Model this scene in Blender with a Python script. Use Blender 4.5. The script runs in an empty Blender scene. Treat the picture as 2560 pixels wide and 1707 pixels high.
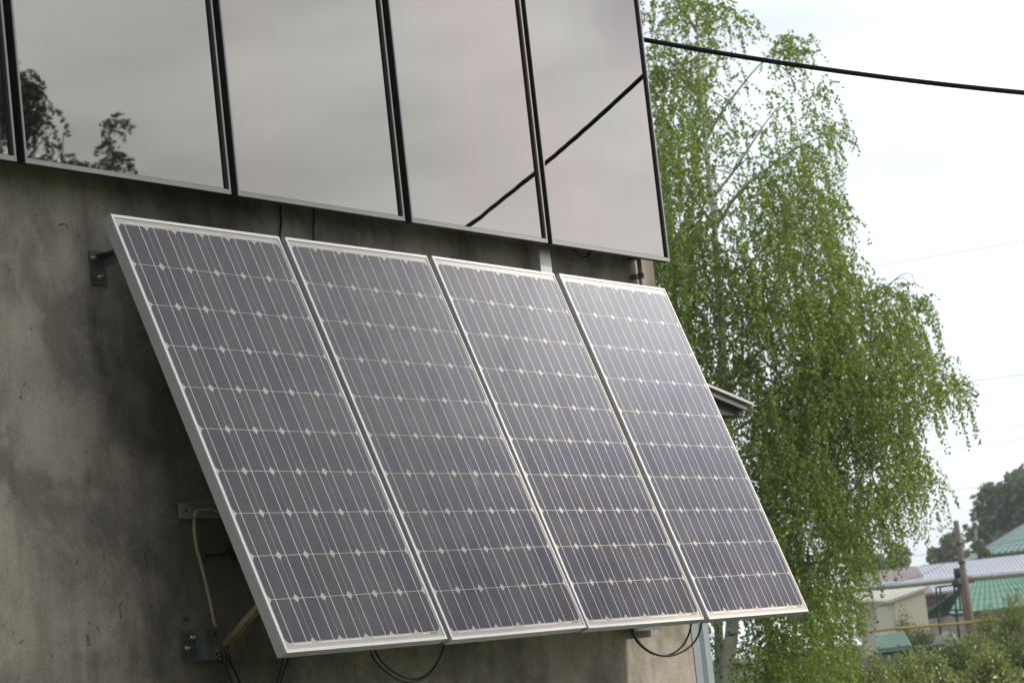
import bpy, math, random
import numpy as np
from mathutils import Vector, Matrix

# ------------------------------------------------------------------ camera, world, sun, exposure
S = bpy.context.scene
random.seed(7); rng = np.random.default_rng(7)
FPX, YAW, PITCH, ROLL = 6914.96, 1.045156, 0.118344, -0.110957      # focal length in photo pixels, angles in radians
IW, IH = 2560.0, 1707.0
cy, sy, cp, sp = math.cos(YAW), math.sin(YAW), math.cos(PITCH), math.sin(PITCH)
FWD = Vector((sy*cp, cy*cp, sp)); R0 = Vector((cy, -sy, 0)); U0 = R0.cross(FWD)
RGT = R0*math.cos(ROLL) + U0*math.sin(ROLL); UPV = U0*math.cos(ROLL) - R0*math.sin(ROLL)
cam = bpy.data.cameras.new('camera'); cam_o = bpy.data.objects.new('camera', cam); S.collection.objects.link(cam_o)
m = Matrix((RGT, UPV, -FWD)).transposed().to_4x4(); cam_o.matrix_world = m
cam.sensor_width = 36.0; cam.lens = FPX/IW*36.0; cam.clip_end = 3000; cam.clip_start = 0.1
cam.dof.use_dof = True; cam.dof.focus_distance = 11.0; cam.dof.aperture_fstop = 10.0
S.camera = cam_o
S.render.resolution_x = 1024; S.render.resolution_y = 682
S.view_settings.view_transform = 'Standard'; S.view_settings.look = 'None'
S.view_settings.exposure = 0.0; S.view_settings.gamma = 1.0

SUN = Vector((0.55, -1.0, 0.62)).normalized()
el = math.asin(SUN.z); az = math.atan2(SUN.x, SUN.y)
w = bpy.data.worlds.new("World"); S.world = w; w.use_nodes = True
nt = w.node_tree; N = nt.nodes; L = nt.links; N.clear()
out = N.new('ShaderNodeOutputWorld'); bg = N.new('ShaderNodeBackground'); L.new(bg.outputs[0], out.inputs[0])
sky = N.new('ShaderNodeTexSky'); sky.sky_type = 'NISHITA'; sky.sun_disc = False
sky.sun_elevation = el; sky.sun_rotation = az; sky.air_density = 1.0; sky.dust_density = 2.0
bg.inputs[1].default_value = 0.1
tc = N.new('ShaderNodeTexCoord')
mp = N.new('ShaderNodeMapping'); mp.inputs['Scale'].default_value = (1.6, 1.6, 5.0); L.new(tc.outputs['Generated'], mp.inputs[0])
nz = N.new('ShaderNodeTexNoise'); nz.inputs['Scale'].default_value = 1.6; nz.inputs['Detail'].default_value = 5; nz.inputs['Roughness'].default_value = 0.5
nz.inputs['Distortion'].default_value = 0.5
L.new(mp.outputs[0], nz.inputs['Vector'])
cr = N.new('ShaderNodeValToRGB'); L.new(nz.outputs[0], cr.inputs[0])
cr.color_ramp.elements[0].position = 0.33; cr.color_ramp.elements[0].color = (0.80, 0.80, 0.80, 1)
cr.color_ramp.elements[1].position = 0.62; cr.color_ramp.elements[1].color = (0.97, 0.97, 0.97, 1)
# brighter cloud towards +X (beyond the building), greyer behind the camera
sx = N.new('ShaderNodeSeparateXYZ'); L.new(tc.outputs['Generated'], sx.inputs[0])
mr = N.new('ShaderNodeMapRange'); mr.inputs['From Min'].default_value = 0.74; mr.inputs['From Max'].default_value = 0.92; mr.interpolation_type = 'SMOOTHSTEP'
mr.inputs['To Min'].default_value = 10.0; mr.inputs['To Max'].default_value = 17.0; L.new(sx.outputs[0], mr.inputs[0])
nz2 = N.new('ShaderNodeTexNoise'); nz2.inputs['Scale'].default_value = 3.4; nz2.inputs['Detail'].default_value = 4; L.new(mp.outputs[0], nz2.inputs['Vector'])
mr2 = N.new('ShaderNodeMapRange'); mr2.inputs['From Min'].default_value = 0.35; mr2.inputs['From Max'].default_value = 0.65
mr2.inputs['To Min'].default_value = 0.74; mr2.inputs['To Max'].default_value = 1.14; L.new(nz2.outputs[0], mr2.inputs[0])
mul = N.new('ShaderNodeMath'); mul.operation = 'MULTIPLY'; L.new(mr.outputs[0], mul.inputs[0]); L.new(mr2.outputs[0], mul.inputs[1])
cloud = N.new('ShaderNodeVectorMath'); cloud.operation = 'SCALE'; cloud.inputs[0].default_value = (1.0, 0.995, 0.985); L.new(mul.outputs[0], cloud.inputs['Scale'])
def lump(d, inner, outer, lo, hi):        # a brighter or darker bank of cloud round the direction d
    v_ = N.new('ShaderNodeVectorMath'); v_.operation = 'DOT_PRODUCT'; v_.inputs[1].default_value = Vector(d).normalized(); L.new(nrm_.outputs[0], v_.inputs[0])
    q = N.new('ShaderNodeMapRange'); q.interpolation_type = 'SMOOTHSTEP'; q.inputs['From Min'].default_value = math.cos(math.radians(outer)); q.inputs['From Max'].default_value = math.cos(math.radians(inner))
    q.inputs['To Min'].default_value = lo; q.inputs['To Max'].default_value = hi; L.new(v_.outputs['Value'], q.inputs[0]); return q
nz3 = N.new('ShaderNodeTexNoise'); nz3.inputs['Scale'].default_value = 7; nz3.inputs['Detail'].default_value = 3; L.new(tc.outputs['Generated'], nz3.inputs['Vector'])
wob_ = N.new('ShaderNodeVectorMath'); wob_.operation = 'MULTIPLY_ADD'; L.new(nz3.outputs['Color'], wob_.inputs[0]); wob_.inputs[1].default_value = (.10,.10,.10); L.new(tc.outputs['Generated'], wob_.inputs[2])
sub_ = N.new('ShaderNodeVectorMath'); sub_.operation = 'SUBTRACT'; L.new(wob_.outputs[0], sub_.inputs[0]); sub_.inputs[1].default_value = (.05,.05,.05)
nrm_ = N.new('ShaderNodeVectorMath'); nrm_.operation = 'NORMALIZE'; L.new(sub_.outputs[0], nrm_.inputs[0])
gap = lump((.894,-.350,.285), 2.0, 8.0, 1.0, .12); bright = lump((.917,-.225,.350), 4.0, 9, 1.0, 4.2)
lm_ = N.new('ShaderNodeMath'); lm_.operation = 'MULTIPLY'; L.new(gap.outputs[0], lm_.inputs[0]); L.new(bright.outputs[0], lm_.inputs[1])
yr_ = N.new('ShaderNodeMapRange'); yr_.interpolation_type = 'SMOOTHSTEP'; yr_.inputs['From Min'].default_value = -.2; yr_.inputs['From Max'].default_value = .12
yr_.inputs['To Min'].default_value = 1.0; yr_.inputs['To Max'].default_value = .88; L.new(sx.outputs[1], yr_.inputs[0])
lm2 = N.new('ShaderNodeMath'); lm2.operation = 'MULTIPLY'; L.new(lm_.outputs[0], lm2.inputs[0]); L.new(yr_.outputs[0], lm2.inputs[1]); lm_ = lm2
cl2 = N.new('ShaderNodeVectorMath'); cl2.operation = 'SCALE'; L.new(cloud.outputs[0], cl2.inputs[0]); L.new(lm_.outputs[0], cl2.inputs['Scale']); 
tnt = N.new('ShaderNodeMix'); tnt.data_type = 'RGBA'; tnt.inputs[6].default_value = (1,1,1,1); tnt.inputs[7].default_value = (.90,.98,1.05,1)
yt_ = N.new('ShaderNodeMapRange'); yt_.inputs['From Min'].default_value = -.1; yt_.inputs['From Max'].default_value = .15; L.new(sx.outputs[1], yt_.inputs[0]); L.new(yt_.outputs[0], tnt.inputs[0])
cl3 = N.new('ShaderNodeVectorMath'); cl3.operation = 'MULTIPLY'; L.new(cl2.outputs[0], cl3.inputs[0]); L.new(tnt.outputs[2], cl3.inputs[1])
gb_ = N.new('ShaderNodeMix'); gb_.data_type = 'RGBA'; gb_.inputs[6].default_value = (.86,.91,1.12,1); gb_.inputs[7].default_value = (1,1,1,1); L.new(gap.outputs[0], gb_.inputs[0])
cl4 = N.new('ShaderNodeVectorMath'); cl4.operation = 'MULTIPLY'; L.new(cl3.outputs[0], cl4.inputs[0]); L.new(gb_.outputs[2], cl4.inputs[1]); cloud = cl4
mixs = N.new('ShaderNodeMix'); mixs.data_type = 'RGBA'
L.new(cr.outputs[0], mixs.inputs[0]); L.new(sky.outputs[0], mixs.inputs[6]); L.new(cloud.outputs[0], mixs.inputs[7]); L.new(mixs.outputs[2], bg.inputs[0])

sl = bpy.data.lights.new('sun', 'SUN'); sl.energy = 2.8; sl.angle = math.radians(2.5); sl.color = (1.0, 0.9, 0.76)
so = bpy.data.objects.new('sun', sl); S.collection.objects.link(so); so.rotation_euler = (-SUN).to_track_quat('-Z', 'Y').to_euler()

# ------------------------------------------------------------------ helpers
def ray(px, py):                       # photo seen at 2352 px wide -> direction
    k = IW/2352.0
    return (FWD*FPX + RGT*(px*k - IW/2) - UPV*(py*k - IH/2)).normalized()
FH = Vector((sy, cy, 0))
def onY(px, py, Y): d = ray(px, py); return d*(Y/d.y)
def onX(px, py, X): d = ray(px, py); return d*(X/d.x)
def at(px, py, D): d = ray(px, py); return d*(D/d.dot(FH))          # horizontal distance D
def loc(px, py, D): p = at(px, py, D); return (p.dot(R0), D, p.z)   # the same, in the frame of the far houses

def mat(name, color=(.5,.5,.5), rough=.6, metal=0.0, spec=.5):
    m = bpy.data.materials.new(name); m.use_nodes = True
    b = m.node_tree.nodes['Principled BSDF']
    b.inputs['Base Color'].default_value = (*color, 1); b.inputs['Roughness'].default_value = rough
    b.inputs['Metallic'].default_value = metal; b.inputs['Specular IOR Level'].default_value = spec
    return m
def B(m): return m.node_tree.nodes['Principled BSDF']
def noise_col(m, stops, scale=5, detail=6, rough=.6, coord='Object', stretch=(1,1,1), bump=0, bscale=None, dist=0.0):
    n = m.node_tree.nodes; l = m.node_tree.links
    tc = n.new('ShaderNodeTexCoord'); mp = n.new('ShaderNodeMapping'); mp.inputs['Scale'].default_value = stretch
    l.new(tc.outputs[coord], mp.inputs[0])
    z = n.new('ShaderNodeTexNoise'); z.inputs['Scale'].default_value = scale; z.inputs['Detail'].default_value = detail
    z.inputs['Roughness'].default_value = rough; z.inputs['Distortion'].default_value = dist; l.new(mp.outputs[0], z.inputs['Vector'])
    r = n.new('ShaderNodeValToRGB'); l.new(z.outputs[0], r.inputs[0])
    e = r.color_ramp.elements
    while len(e) < len(stops): e.new(.5)
    for i, (p, c) in enumerate(stops): e[i].position = p; e[i].color = (*c, 1)
    l.new(r.outputs[0], B(m).inputs['Base Color'])
    if bump:
        z2 = n.new('ShaderNodeTexNoise'); z2.inputs['Scale'].default_value = bscale or scale*6; z2.inputs['Detail'].default_value = 8
        l.new(mp.outputs[0], z2.inputs['Vector'])
        bp = n.new('ShaderNodeBump'); bp.inputs['Strength'].default_value = bump; bp.inputs['Distance'].default_value = .01
        l.new(z2.outputs[0], bp.inputs['Height']); l.new(bp.outputs[0], B(m).inputs['Normal'])
    return r
def dim(c, k): return tuple(x*k for x in c)

def tag(o, label=None, cat=None, group=None, kind=None):
    if label: o['label'] = label
    if cat: o['category'] = cat
    if group: o['group'] = group
    if kind: o['kind'] = kind
    return o
def thing(name, label, cat, pos=(0,0,0), group=None, basis=None, rotz=None):
    o = bpy.data.objects.new(name, None); S.collection.objects.link(o); o.empty_display_size = .1
    M = Matrix.Translation(pos)
    if basis is not None: M = M @ basis.to_4x4()
    if rotz is not None: M = M @ Matrix.Rotation(rotz, 4, 'Z')
    o.matrix_world = M; o['M'] = 0; del o['M']
    ROOTS[o.name] = M
    return tag(o, label, cat, group)
ROOTS = {}

class MB:
    def __init__(s): s.v = []; s.f = []; s.mi = []; s.sm = []
    def face(s, pts, mi=0, smooth=False):
        b = len(s.v); s.v += [tuple(p) for p in pts]; s.f.append(tuple(range(b, b+len(pts)))); s.mi.append(mi); s.sm.append(smooth)
    def box(s, lo, hi, mi=0):
        x0,y0,z0 = lo; x1,y1,z1 = hi; b = len(s.v)
        s.v += [(x0,y0,z0),(x1,y0,z0),(x1,y1,z0),(x0,y1,z0),(x0,y0,z1),(x1,y0,z1),(x1,y1,z1),(x0,y1,z1)]
        for q in ((0,3,2,1),(4,5,6,7),(0,1,5,4),(1,2,6,5),(2,3,7,6),(3,0,4,7)): s.f.append(tuple(b+i for i in q)); s.mi.append(mi); s.sm.append(False)
    def hexa(s, p, mi=0):                # 8 corners, bottom loop then top loop
        b = len(s.v); s.v += [tuple(q) for q in p]
        for q in ((0,3,2,1),(4,5,6,7),(0,1,5,4),(1,2,6,5),(2,3,7,6),(3,0,4,7)): s.f.append(tuple(b+i for i in q)); s.mi.append(mi); s.sm.append(False)
    def bar(s, a, b_, wx, wy, up=(0,0,1), mi=0):
        a = Vector(a); b_ = Vector(b_); t = (b_-a).normalized(); u = Vector(up); sd = t.cross(u)
        if sd.length < 1e-4: sd = t.cross(Vector((1,0,0)))
        sd.normalize(); u = sd.cross(t).normalized()
        q = [(-wx,-wy),(wx,-wy),(wx,wy),(-wx,wy)]
        s.hexa([a+sd*x*.5+u*y*.5 for x,y in q]+[b_+sd*x*.5+u*y*.5 for x,y in q], mi)
    def tube(s, pts, r, n=8, mi=0, cap=True):
        pts = [Vector(p) for p in pts]; k = len(pts)
        rr = r if isinstance(r, (list, tuple)) else [r]*k
        base = len(s.v); prev = None
        for i, p in enumerate(pts):
            t = (pts[min(i+1,k-1)] - pts[max(i-1,0)]).normalized()
            if prev is None:
                a = Vector((0,0,1)) if abs(t.z) < .9 else Vector((1,0,0)); u = t.cross(a).normalized()
            else: u = (prev - t*prev.dot(t)).normalized()
            prev = u; w_ = t.cross(u)
            for j in range(n):
                an = 2*math.pi*j/n; s.v.append(tuple(p + (u*math.cos(an)+w_*math.sin(an))*rr[i]))
        for i in range(k-1):
            for j in range(n):
                s.f.append((base+i*n+j, base+i*n+(j+1)%n, base+(i+1)*n+(j+1)%n, base+(i+1)*n+j)); s.mi.append(mi); s.sm.append(True)
        if cap:
            s.f.append(tuple(base+j for j in range(n-1,-1,-1))); s.mi.append(mi); s.sm.append(False)
            s.f.append(tuple(base+(k-1)*n+j for j in range(n))); s.mi.append(mi); s.sm.append(False)
    def build(s, name, mats, parent=None, world=False, bevel=0):
        v = s.v
        if parent is not None and world:
            Mi = ROOTS[parent.name].inverted() if parent.name in ROOTS else None
            if Mi is None: Mi = ROOTS[parent.parent.name].inverted()
            v = [tuple(Mi @ Vector(p)) for p in v]
        me = bpy.data.meshes.new(name); me.from_pydata(v, [], s.f)
        for mm in (mats if isinstance(mats, (list, tuple)) else [mats]): me.materials.append(mm)
        me.polygons.foreach_set('material_index', s.mi); me.polygons.foreach_set('use_smooth', s.sm); me.update()
        o = bpy.data.objects.new(name, me); S.collection.objects.link(o)
        if parent is not None: o.parent = parent
        if bevel:
            bv = o.modifiers.new('bevel', 'BEVEL'); bv.width = bevel; bv.segments = 2; bv.limit_method = 'ANGLE'
        return o

def catmull(P, n=8):
    P = [Vector(p) for p in P]; Q = [P[0]*2-P[1]] + P + [P[-1]*2-P[-2]]; o = []
    for i in range(1, len(Q)-2):
        for k in range(n):
            t = k/n; a,b,c,d = Q[i-1],Q[i],Q[i+1],Q[i+2]
            o.append(.5*((2*b)+(c-a)*t+(2*a-5*b+4*c-d)*t*t+(3*b-a-3*c+d)*t**3))
    return o + [P[-1]]

def quads_obj(name, V, nper, material, parent=None, kind=None, offset=None):
    """V: (n, nper, 3) array of separate little faces, one mesh."""
    n = len(V); V = V.reshape(-1, 3)
    if offset is not None: V = V - np.array(offset)
    me = bpy.data.meshes.new(name)
    me.vertices.add(len(V)); me.vertices.foreach_set('co', V.ravel().astype(np.float32))
    me.loops.add(len(V)); me.loops.foreach_set('vertex_index', np.arange(len(V), dtype=np.int32))
    me.polygons.add(n); me.polygons.foreach_set('loop_start', np.arange(0, n*nper, nper, dtype=np.int32))
    me.polygons.foreach_set('loop_total', np.full(n, nper, dtype=np.int32))
    me.materials.append(material); me.update(); me.validate()
    o = bpy.data.objects.new(name, me); S.collection.objects.link(o)
    if parent is not None: o.parent = parent
    return o
def leaves(C, size, hang=.6, aspect=.8, jitter=.35):
    """leaf-shaped quads (kite) at centres C, tips mostly down."""
    n = len(C)
    t = rng.normal(size=(n,3)); t /= np.linalg.norm(t, axis=1)[:,None]
    t = t*(1-hang) + np.array([0,0,-1.0])*hang; t /= np.linalg.norm(t, axis=1)[:,None]
    a = rng.normal(size=(n,3)); s_ = np.cross(t, a); s_ /= np.linalg.norm(s_, axis=1)[:,None]
    nn = np.cross(t, s_)
    z = (size*(1+rng.uniform(-jitter, jitter, n)))[:,None]
    p0 = C; p2 = C + t*z; mid = C + t*z*.38
    bend = nn*z*.12
    return np.stack([p0, mid + s_*z*.5*aspect + bend, p2, mid - s_*z*.5*aspect + bend], 1)
def leaf_mat(name, cols, trans=.45):
    m = bpy.data.materials.new(name); m.use_nodes = True; n = m.node_tree.nodes; l = m.node_tree.links
    b = n['Principled BSDF']; b.inputs['Roughness'].default_value = .38; b.inputs['Specular IOR Level'].default_value = .6
    g = n.new('ShaderNodeNewGeometry'); r = n.new('ShaderNodeValToRGB'); l.new(g.outputs['Random Per Island'], r.inputs[0])
    e = r.color_ramp.elements
    while len(e) < len(cols): e.new(.5)
    for i, (p, c) in enumerate(cols): e[i].position = p; e[i].color = (*c, 1)
    tr = n.new('ShaderNodeBsdfTranslucent'); mx = n.new('ShaderNodeMixShader'); mx.inputs[0].default_value = trans
    hs = n.new('ShaderNodeMix'); hs.data_type = 'RGBA'; hs.blend_type = 'MULTIPLY'; hs.inputs[0].default_value = 1.0
    hs.inputs[7].default_value = (1.3, 1.45, .6, 1); l.new(r.outputs[0], hs.inputs[6]); l.new(hs.outputs[2], tr.inputs[0])
    l.new(r.outputs[0], b.inputs['Base Color']); l.new(b.outputs[0], mx.inputs[1]); l.new(tr.outputs[0], mx.inputs[2])
    l.new(mx.outputs[0], n['Material Output'].inputs[0]); return m

# ------------------------------------------------------------------ materials
# plaster of the wall: grey-brown render with mottling, streaks and dark soot-like stains
M_wall = mat('plaster', (.3,.28,.24), .92, spec=.15)
n = M_wall.node_tree.nodes; l = M_wall.node_tree.links
tc_ = n.new('ShaderNodeTexCoord')
def wn(scale, detail, stretch=(1,1,1), dist=0, rough=.6, shift=(0,0,0)):
    mp_ = n.new('ShaderNodeMapping'); mp_.inputs['Scale'].default_value = stretch; mp_.inputs['Location'].default_value = shift
    l.new(tc_.outputs['Object'], mp_.inputs[0])
    z = n.new('ShaderNodeTexNoise'); z.inputs['Scale'].default_value = scale; z.inputs['Detail'].default_value = detail
    z.inputs['Roughness'].default_value = rough; z.inputs['Distortion'].default_value = dist
    l.new(mp_.outputs[0], z.inputs['Vector']); return z
def ramp(src, stops):
    r = n.new('ShaderNodeValToRGB'); l.new(src.outputs[0], r.inputs[0]); e = r.color_ramp.elements
    while len(e) < len(stops): e.new(.5)
    for i, (p, c) in enumerate(stops): e[i].position = p; e[i].color = (*c, 1)
    return r
def mulc(a, b, f=1.0):
    x = n.new('ShaderNodeMix'); x.data_type = 'RGBA'; x.blend_type = 'MULTIPLY'; x.inputs[0].default_value = f
    l.new(a, x.inputs[6]); l.new(b, x.inputs[7]); return x.outputs[2]
base = ramp(wn(1.7, 8, dist=.2, rough=.65), [(.3,(.365,.345,.31)), (.5,(.475,.45,.41)), (.7,(.56,.53,.49))]).outputs[0]
stain = ramp(wn(2.3, 9, dist=.35, rough=.66, shift=(3.2,0,1.0)), [(.40,(.56,.56,.55)), (.50,(.84,.84,.83)), (.58,(1,1,1))]).outputs[0]
streak = ramp(wn(7, 5, stretch=(1,1,.16), dist=.4), [(.32,(.72,.70,.68)), (.5,(1,1,1))]).outputs[0]
fine = ramp(wn(90, 8, rough=.75), [(.3,(.74,.74,.74)), (.7,(1.16,1.16,1.16))]).outputs[0]
speck = ramp(wn(14, 2, stretch=(1,1,.8), dist=1.5), [(.27,(.55,.5,.45)), (.31,(1,1,1))]).outputs[0]
# sooty mould and panel occlusion shade painted as one patch, about 1.3 m wide, ragged edge
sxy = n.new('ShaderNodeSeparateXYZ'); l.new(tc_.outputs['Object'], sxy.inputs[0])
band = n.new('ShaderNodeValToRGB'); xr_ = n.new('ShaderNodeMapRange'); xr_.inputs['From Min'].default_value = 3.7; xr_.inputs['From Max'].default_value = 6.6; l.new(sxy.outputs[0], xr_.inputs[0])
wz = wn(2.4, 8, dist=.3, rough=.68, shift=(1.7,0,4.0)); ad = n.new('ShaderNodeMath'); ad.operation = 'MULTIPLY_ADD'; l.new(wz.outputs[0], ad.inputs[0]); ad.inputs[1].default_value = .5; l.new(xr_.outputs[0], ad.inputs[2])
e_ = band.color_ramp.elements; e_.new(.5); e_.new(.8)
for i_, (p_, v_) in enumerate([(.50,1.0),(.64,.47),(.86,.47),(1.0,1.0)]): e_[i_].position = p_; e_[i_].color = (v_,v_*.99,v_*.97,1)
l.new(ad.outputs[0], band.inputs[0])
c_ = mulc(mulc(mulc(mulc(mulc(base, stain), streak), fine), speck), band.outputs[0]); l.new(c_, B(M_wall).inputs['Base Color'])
bp = n.new('ShaderNodeBump'); bp.inputs['Strength'].default_value = .5; bp.inputs['Distance'].default_value = .006
l.new(wn(28, 9).outputs[0], bp.inputs['Height']); l.new(bp.outputs[0], B(M_wall).inputs['Normal'])

M_film = mat('thin_film_glass', (.3,.3,.3), .015, 1.0)          # dark mirror-like thin-film module glass
nf = M_film.node_tree.nodes; lf_ = M_film.node_tree.links
gf = nf.new('ShaderNodeNewGeometry'); mf = nf.new('ShaderNodeMapping'); mf.inputs['Scale'].default_value = (1.6,1,.55); lf_.new(gf.outputs['Position'], mf.inputs[0])
zf = nf.new('ShaderNodeTexNoise'); zf.inputs['Scale'].default_value = 1.1; zf.inputs['Detail'].default_value = 2; lf_.new(mf.outputs[0], zf.inputs['Vector'])
sf = nf.new('ShaderNodeSeparateXYZ'); lf_.new(gf.outputs['Position'], sf.inputs[0]); rf = nf.new('ShaderNodeMapRange'); rf.inputs['From Min'].default_value = 7.2; rf.inputs['From Max'].default_value = 11.6; rf.inputs['To Min'].default_value = -.25; rf.inputs['To Max'].default_value = .25; lf_.new(sf.outputs[0], rf.inputs[0])
af = nf.new('ShaderNodeMath'); af.operation = 'ADD'; lf_.new(zf.outputs[0], af.inputs[0]); lf_.new(rf.outputs[0], af.inputs[1])
cf = nf.new('ShaderNodeValToRGB'); lf_.new(af.outputs[0], cf.inputs[0]); cf.color_ramp.elements[0].position = .25; cf.color_ramp.elements[0].color = (.338,.358,.326,1); cf.color_ramp.elements[1].position = .72; cf.color_ramp.elements[1].color = (.392,.352,.342,1)
lf_.new(cf.outputs[0], B(M_film).inputs['Base Color'])
zb3 = nf.new('ShaderNodeTexNoise'); zb3.inputs['Scale'].default_value = 5; zb3.inputs['Detail'].default_value = 1; lf_.new(gf.outputs['Position'], zb3.inputs['Vector'])
bf = nf.new('ShaderNodeBump'); bf.inputs['Strength'].default_value = .05; bf.inputs['Distance'].default_value = .004; lf_.new(zb3.outputs[0], bf.inputs['Height']); lf_.new(bf.outputs[0], B(M_film).inputs['Normal'])
M_blackrail = mat('black_rail', (.012,.012,.014), .55)
M_dframe = mat('anodised_dark_frame', (.36,.36,.37), .45, .4)
M_alu = mat('aluminium_frame', (.72,.73,.74), .38, .55)
noise_col(M_alu, [(.3,(.62,.63,.65)), (.7,(.72,.73,.74))], scale=3, stretch=(60,60,1.0), bump=0)
M_web = mat('aluminium_web', (.43,.45,.47), .5, .3)
M_back = mat('cream_backsheet', (.70,.63,.52), .35, 0, .5); 
M_cell = mat('silicon_cell', (.016,.017,.026), .3, 0, .5)
nn_ = M_cell.node_tree.nodes; ll_ = M_cell.node_tree.links
g_ = nn_.new('ShaderNodeNewGeometry'); r_ = nn_.new('ShaderNodeValToRGB'); ll_.new(g_.outputs['Random Per Island'], r_.inputs[0])
r_.color_ramp.elements[0].color = (.024,.022,.044,1); r_.color_ramp.elements[1].color = (.046,.036,.045,1); 
tcc = nn_.new('ShaderNodeTexCoord'); zc1 = nn_.new('ShaderNodeTexNoise'); zc1.inputs['Scale'].default_value = 120; zc1.inputs['Detail'].default_value = 3; ll_.new(tcc.outputs['Object'], zc1.inputs['Vector'])
zc2 = nn_.new('ShaderNodeTexNoise'); zc2.inputs['Scale'].default_value = 3; zc2.inputs['Detail'].default_value = 7; zc2.inputs['Roughness'].default_value = .7; ll_.new(tcc.outputs['Object'], zc2.inputs['Vector'])
rc1 = nn_.new('ShaderNodeMapRange'); rc1.inputs['From Min'].default_value = .68; rc1.inputs['From Max'].default_value = .78; rc1.inputs['To Max'].default_value = .5; ll_.new(zc1.outputs[0], rc1.inputs[0])
rc2 = nn_.new('ShaderNodeMapRange'); rc2.inputs['From Min'].default_value = .4; rc2.inputs['From Max'].default_value = .75; rc2.inputs['To Max'].default_value = .09; ll_.new(zc2.outputs[0], rc2.inputs[0])
ac_ = nn_.new('ShaderNodeMath'); ac_.operation = 'ADD'; ll_.new(rc1.outputs[0], ac_.inputs[0]); ll_.new(rc2.outputs[0], ac_.inputs[1])
mc_ = nn_.new('ShaderNodeMix'); mc_.data_type = 'RGBA'; ll_.new(ac_.outputs[0], mc_.inputs[0]); ll_.new(r_.outputs[0], mc_.inputs[6]); mc_.inputs[7].default_value = (.34,.33,.31,1); ll_.new(mc_.outputs[2], B(M_cell).inputs['Base Color'])
M_bus = mat('tinned_ribbon', (.95,.95,.95), .4, 0)
for mm in (M_back, M_cell, M_bus):                              # all sit under the same lightly textured, dusty glass
    b = B(mm); b.inputs['Coat Weight'].default_value = 1.0; b.inputs['Coat Roughness'].default_value = .22; b.inputs['Coat IOR'].default_value = 1.36; b.inputs['Coat Tint'].default_value = (.95,.95,1,1); b.inputs['Specular IOR Level'].default_value = .05
    nq = mm.node_tree.nodes; lq = mm.node_tree.links; tq = nq.new('ShaderNodeTexCoord'); zq = nq.new('ShaderNodeTexNoise'); zq.inputs['Scale'].default_value = 6; zq.inputs['Detail'].default_value = 8
    lq.new(tq.outputs['Object'], zq.inputs['Vector']); mq = nq.new('ShaderNodeMapRange'); mq.inputs['To Min'].default_value = .07; mq.inputs['To Max'].default_value = .22
    lq.new(zq.outputs[0], mq.inputs[0]); lq.new(mq.outputs[0], b.inputs['Coat Roughness'])
M_tan = mat('tan_tape', (.42,.30,.18), .5)
M_zinc = mat('galvanised_steel', (.30,.33,.35), .5, .6); noise_col(M_zinc, [(.35,(.11,.13,.14)), (.65,(.20,.225,.24))], scale=9, detail=4)
M_dsteel = mat('dull_steel', (.16,.16,.16), .55, .5)
M_channel = mat('channel_steel', (.42,.41,.38), .5, .3)
M_bolt = mat('bolt_steel', (.7,.7,.68), .3, .9)
M_hole = mat('drilled_hole', (.01,.01,.01), .9)
M_black = mat('black_cable', (.012,.012,.013), .38)
M_conduit = mat('black_conduit', (.012,.012,.013), .7, spec=.2)
M_grey_cond = mat('grey_conduit', (.35,.36,.37), .4, .5)
M_cream = mat('cream_cable', (.42,.37,.22), .55)
M_wood = mat('wood_strut', (.34,.26,.15), .8); noise_col(M_wood, [(.3,(.2,.14,.08)), (.7,(.42,.33,.2))], scale=8, stretch=(1,1,8))
M_gutter = mat('blue_grey_metal', (.30,.37,.42), .5, .2); noise_col(M_gutter, [(.3,(.26,.33,.39)), (.7,(.36,.43,.48))], scale=4, stretch=(1,1,.2))

# ------------------------------------------------------------------ ground
M_ground = mat('grassy_ground', (.06,.08,.03), .95, spec=.1)
noise_col(M_ground, [(.3,(.035,.055,.018)), (.5,(.07,.09,.03)), (.7,(.13,.12,.06))], scale=.6, detail=10, bump=.6, bscale=4)
g = MB(); G0 = -1.6
gx = [-290,-200,-60,-10,30,80,150,220,300,390]; 
for i in range(len(gx)-1):
    for j in range(len(gx)-1): g.face([(gx[i],gx[j],G0),(gx[i+1],gx[j],G0),(gx[i+1],gx[j+1],G0),(gx[i],gx[j+1],G0)])
tag(g.build('ground', M_ground), kind='structure')

# ------------------------------------------------------------------ the building
YW, XW = 6.02, 11.81
YF, ZF = 5.843, 1.841
bt = thing('building', 'plastered grey-brown building wall with dark stains behind the solar panels', 'building', (3, YW, G0))
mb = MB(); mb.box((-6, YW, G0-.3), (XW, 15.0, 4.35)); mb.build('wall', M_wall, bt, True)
# flat roof slab with a metal drip edge, above the frame
mb = MB(); mb.box((-6.2, YW-.16, 4.353), (XW+.22, 15.2, 4.50)); mb.build('roof', M_dsteel, bt, True)
# corner profile (blue-grey bent sheet) that starts behind the panels
P = [onY(*q, YW) for q in ((1595,1435),)]
mb = MB()
xg = 11.752
prof = [(xg, -.004), (xg+.055, -.012), (xg+.075, -.028), (xg+.105, -.028), (xg+.125, -.008), (xg+.172, -.008), (xg+.172, .05), (xg, .05)]
lo = [(a, YW+b_, G0) for a, b_ in prof]; hi = [(a, YW+b_, .62) for a, b_ in prof]
k = len(prof)
for i in range(k):
    j = (i+1) % k; mb.face([lo[i], lo[j], hi[j], hi[i]])
mb.face(hi); mb.face(lo[::-1])
tag(mb.build('corner_downpipe', M_gutter), 'blue-grey folded metal downpipe running down the wall corner', 'downpipe')

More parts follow.
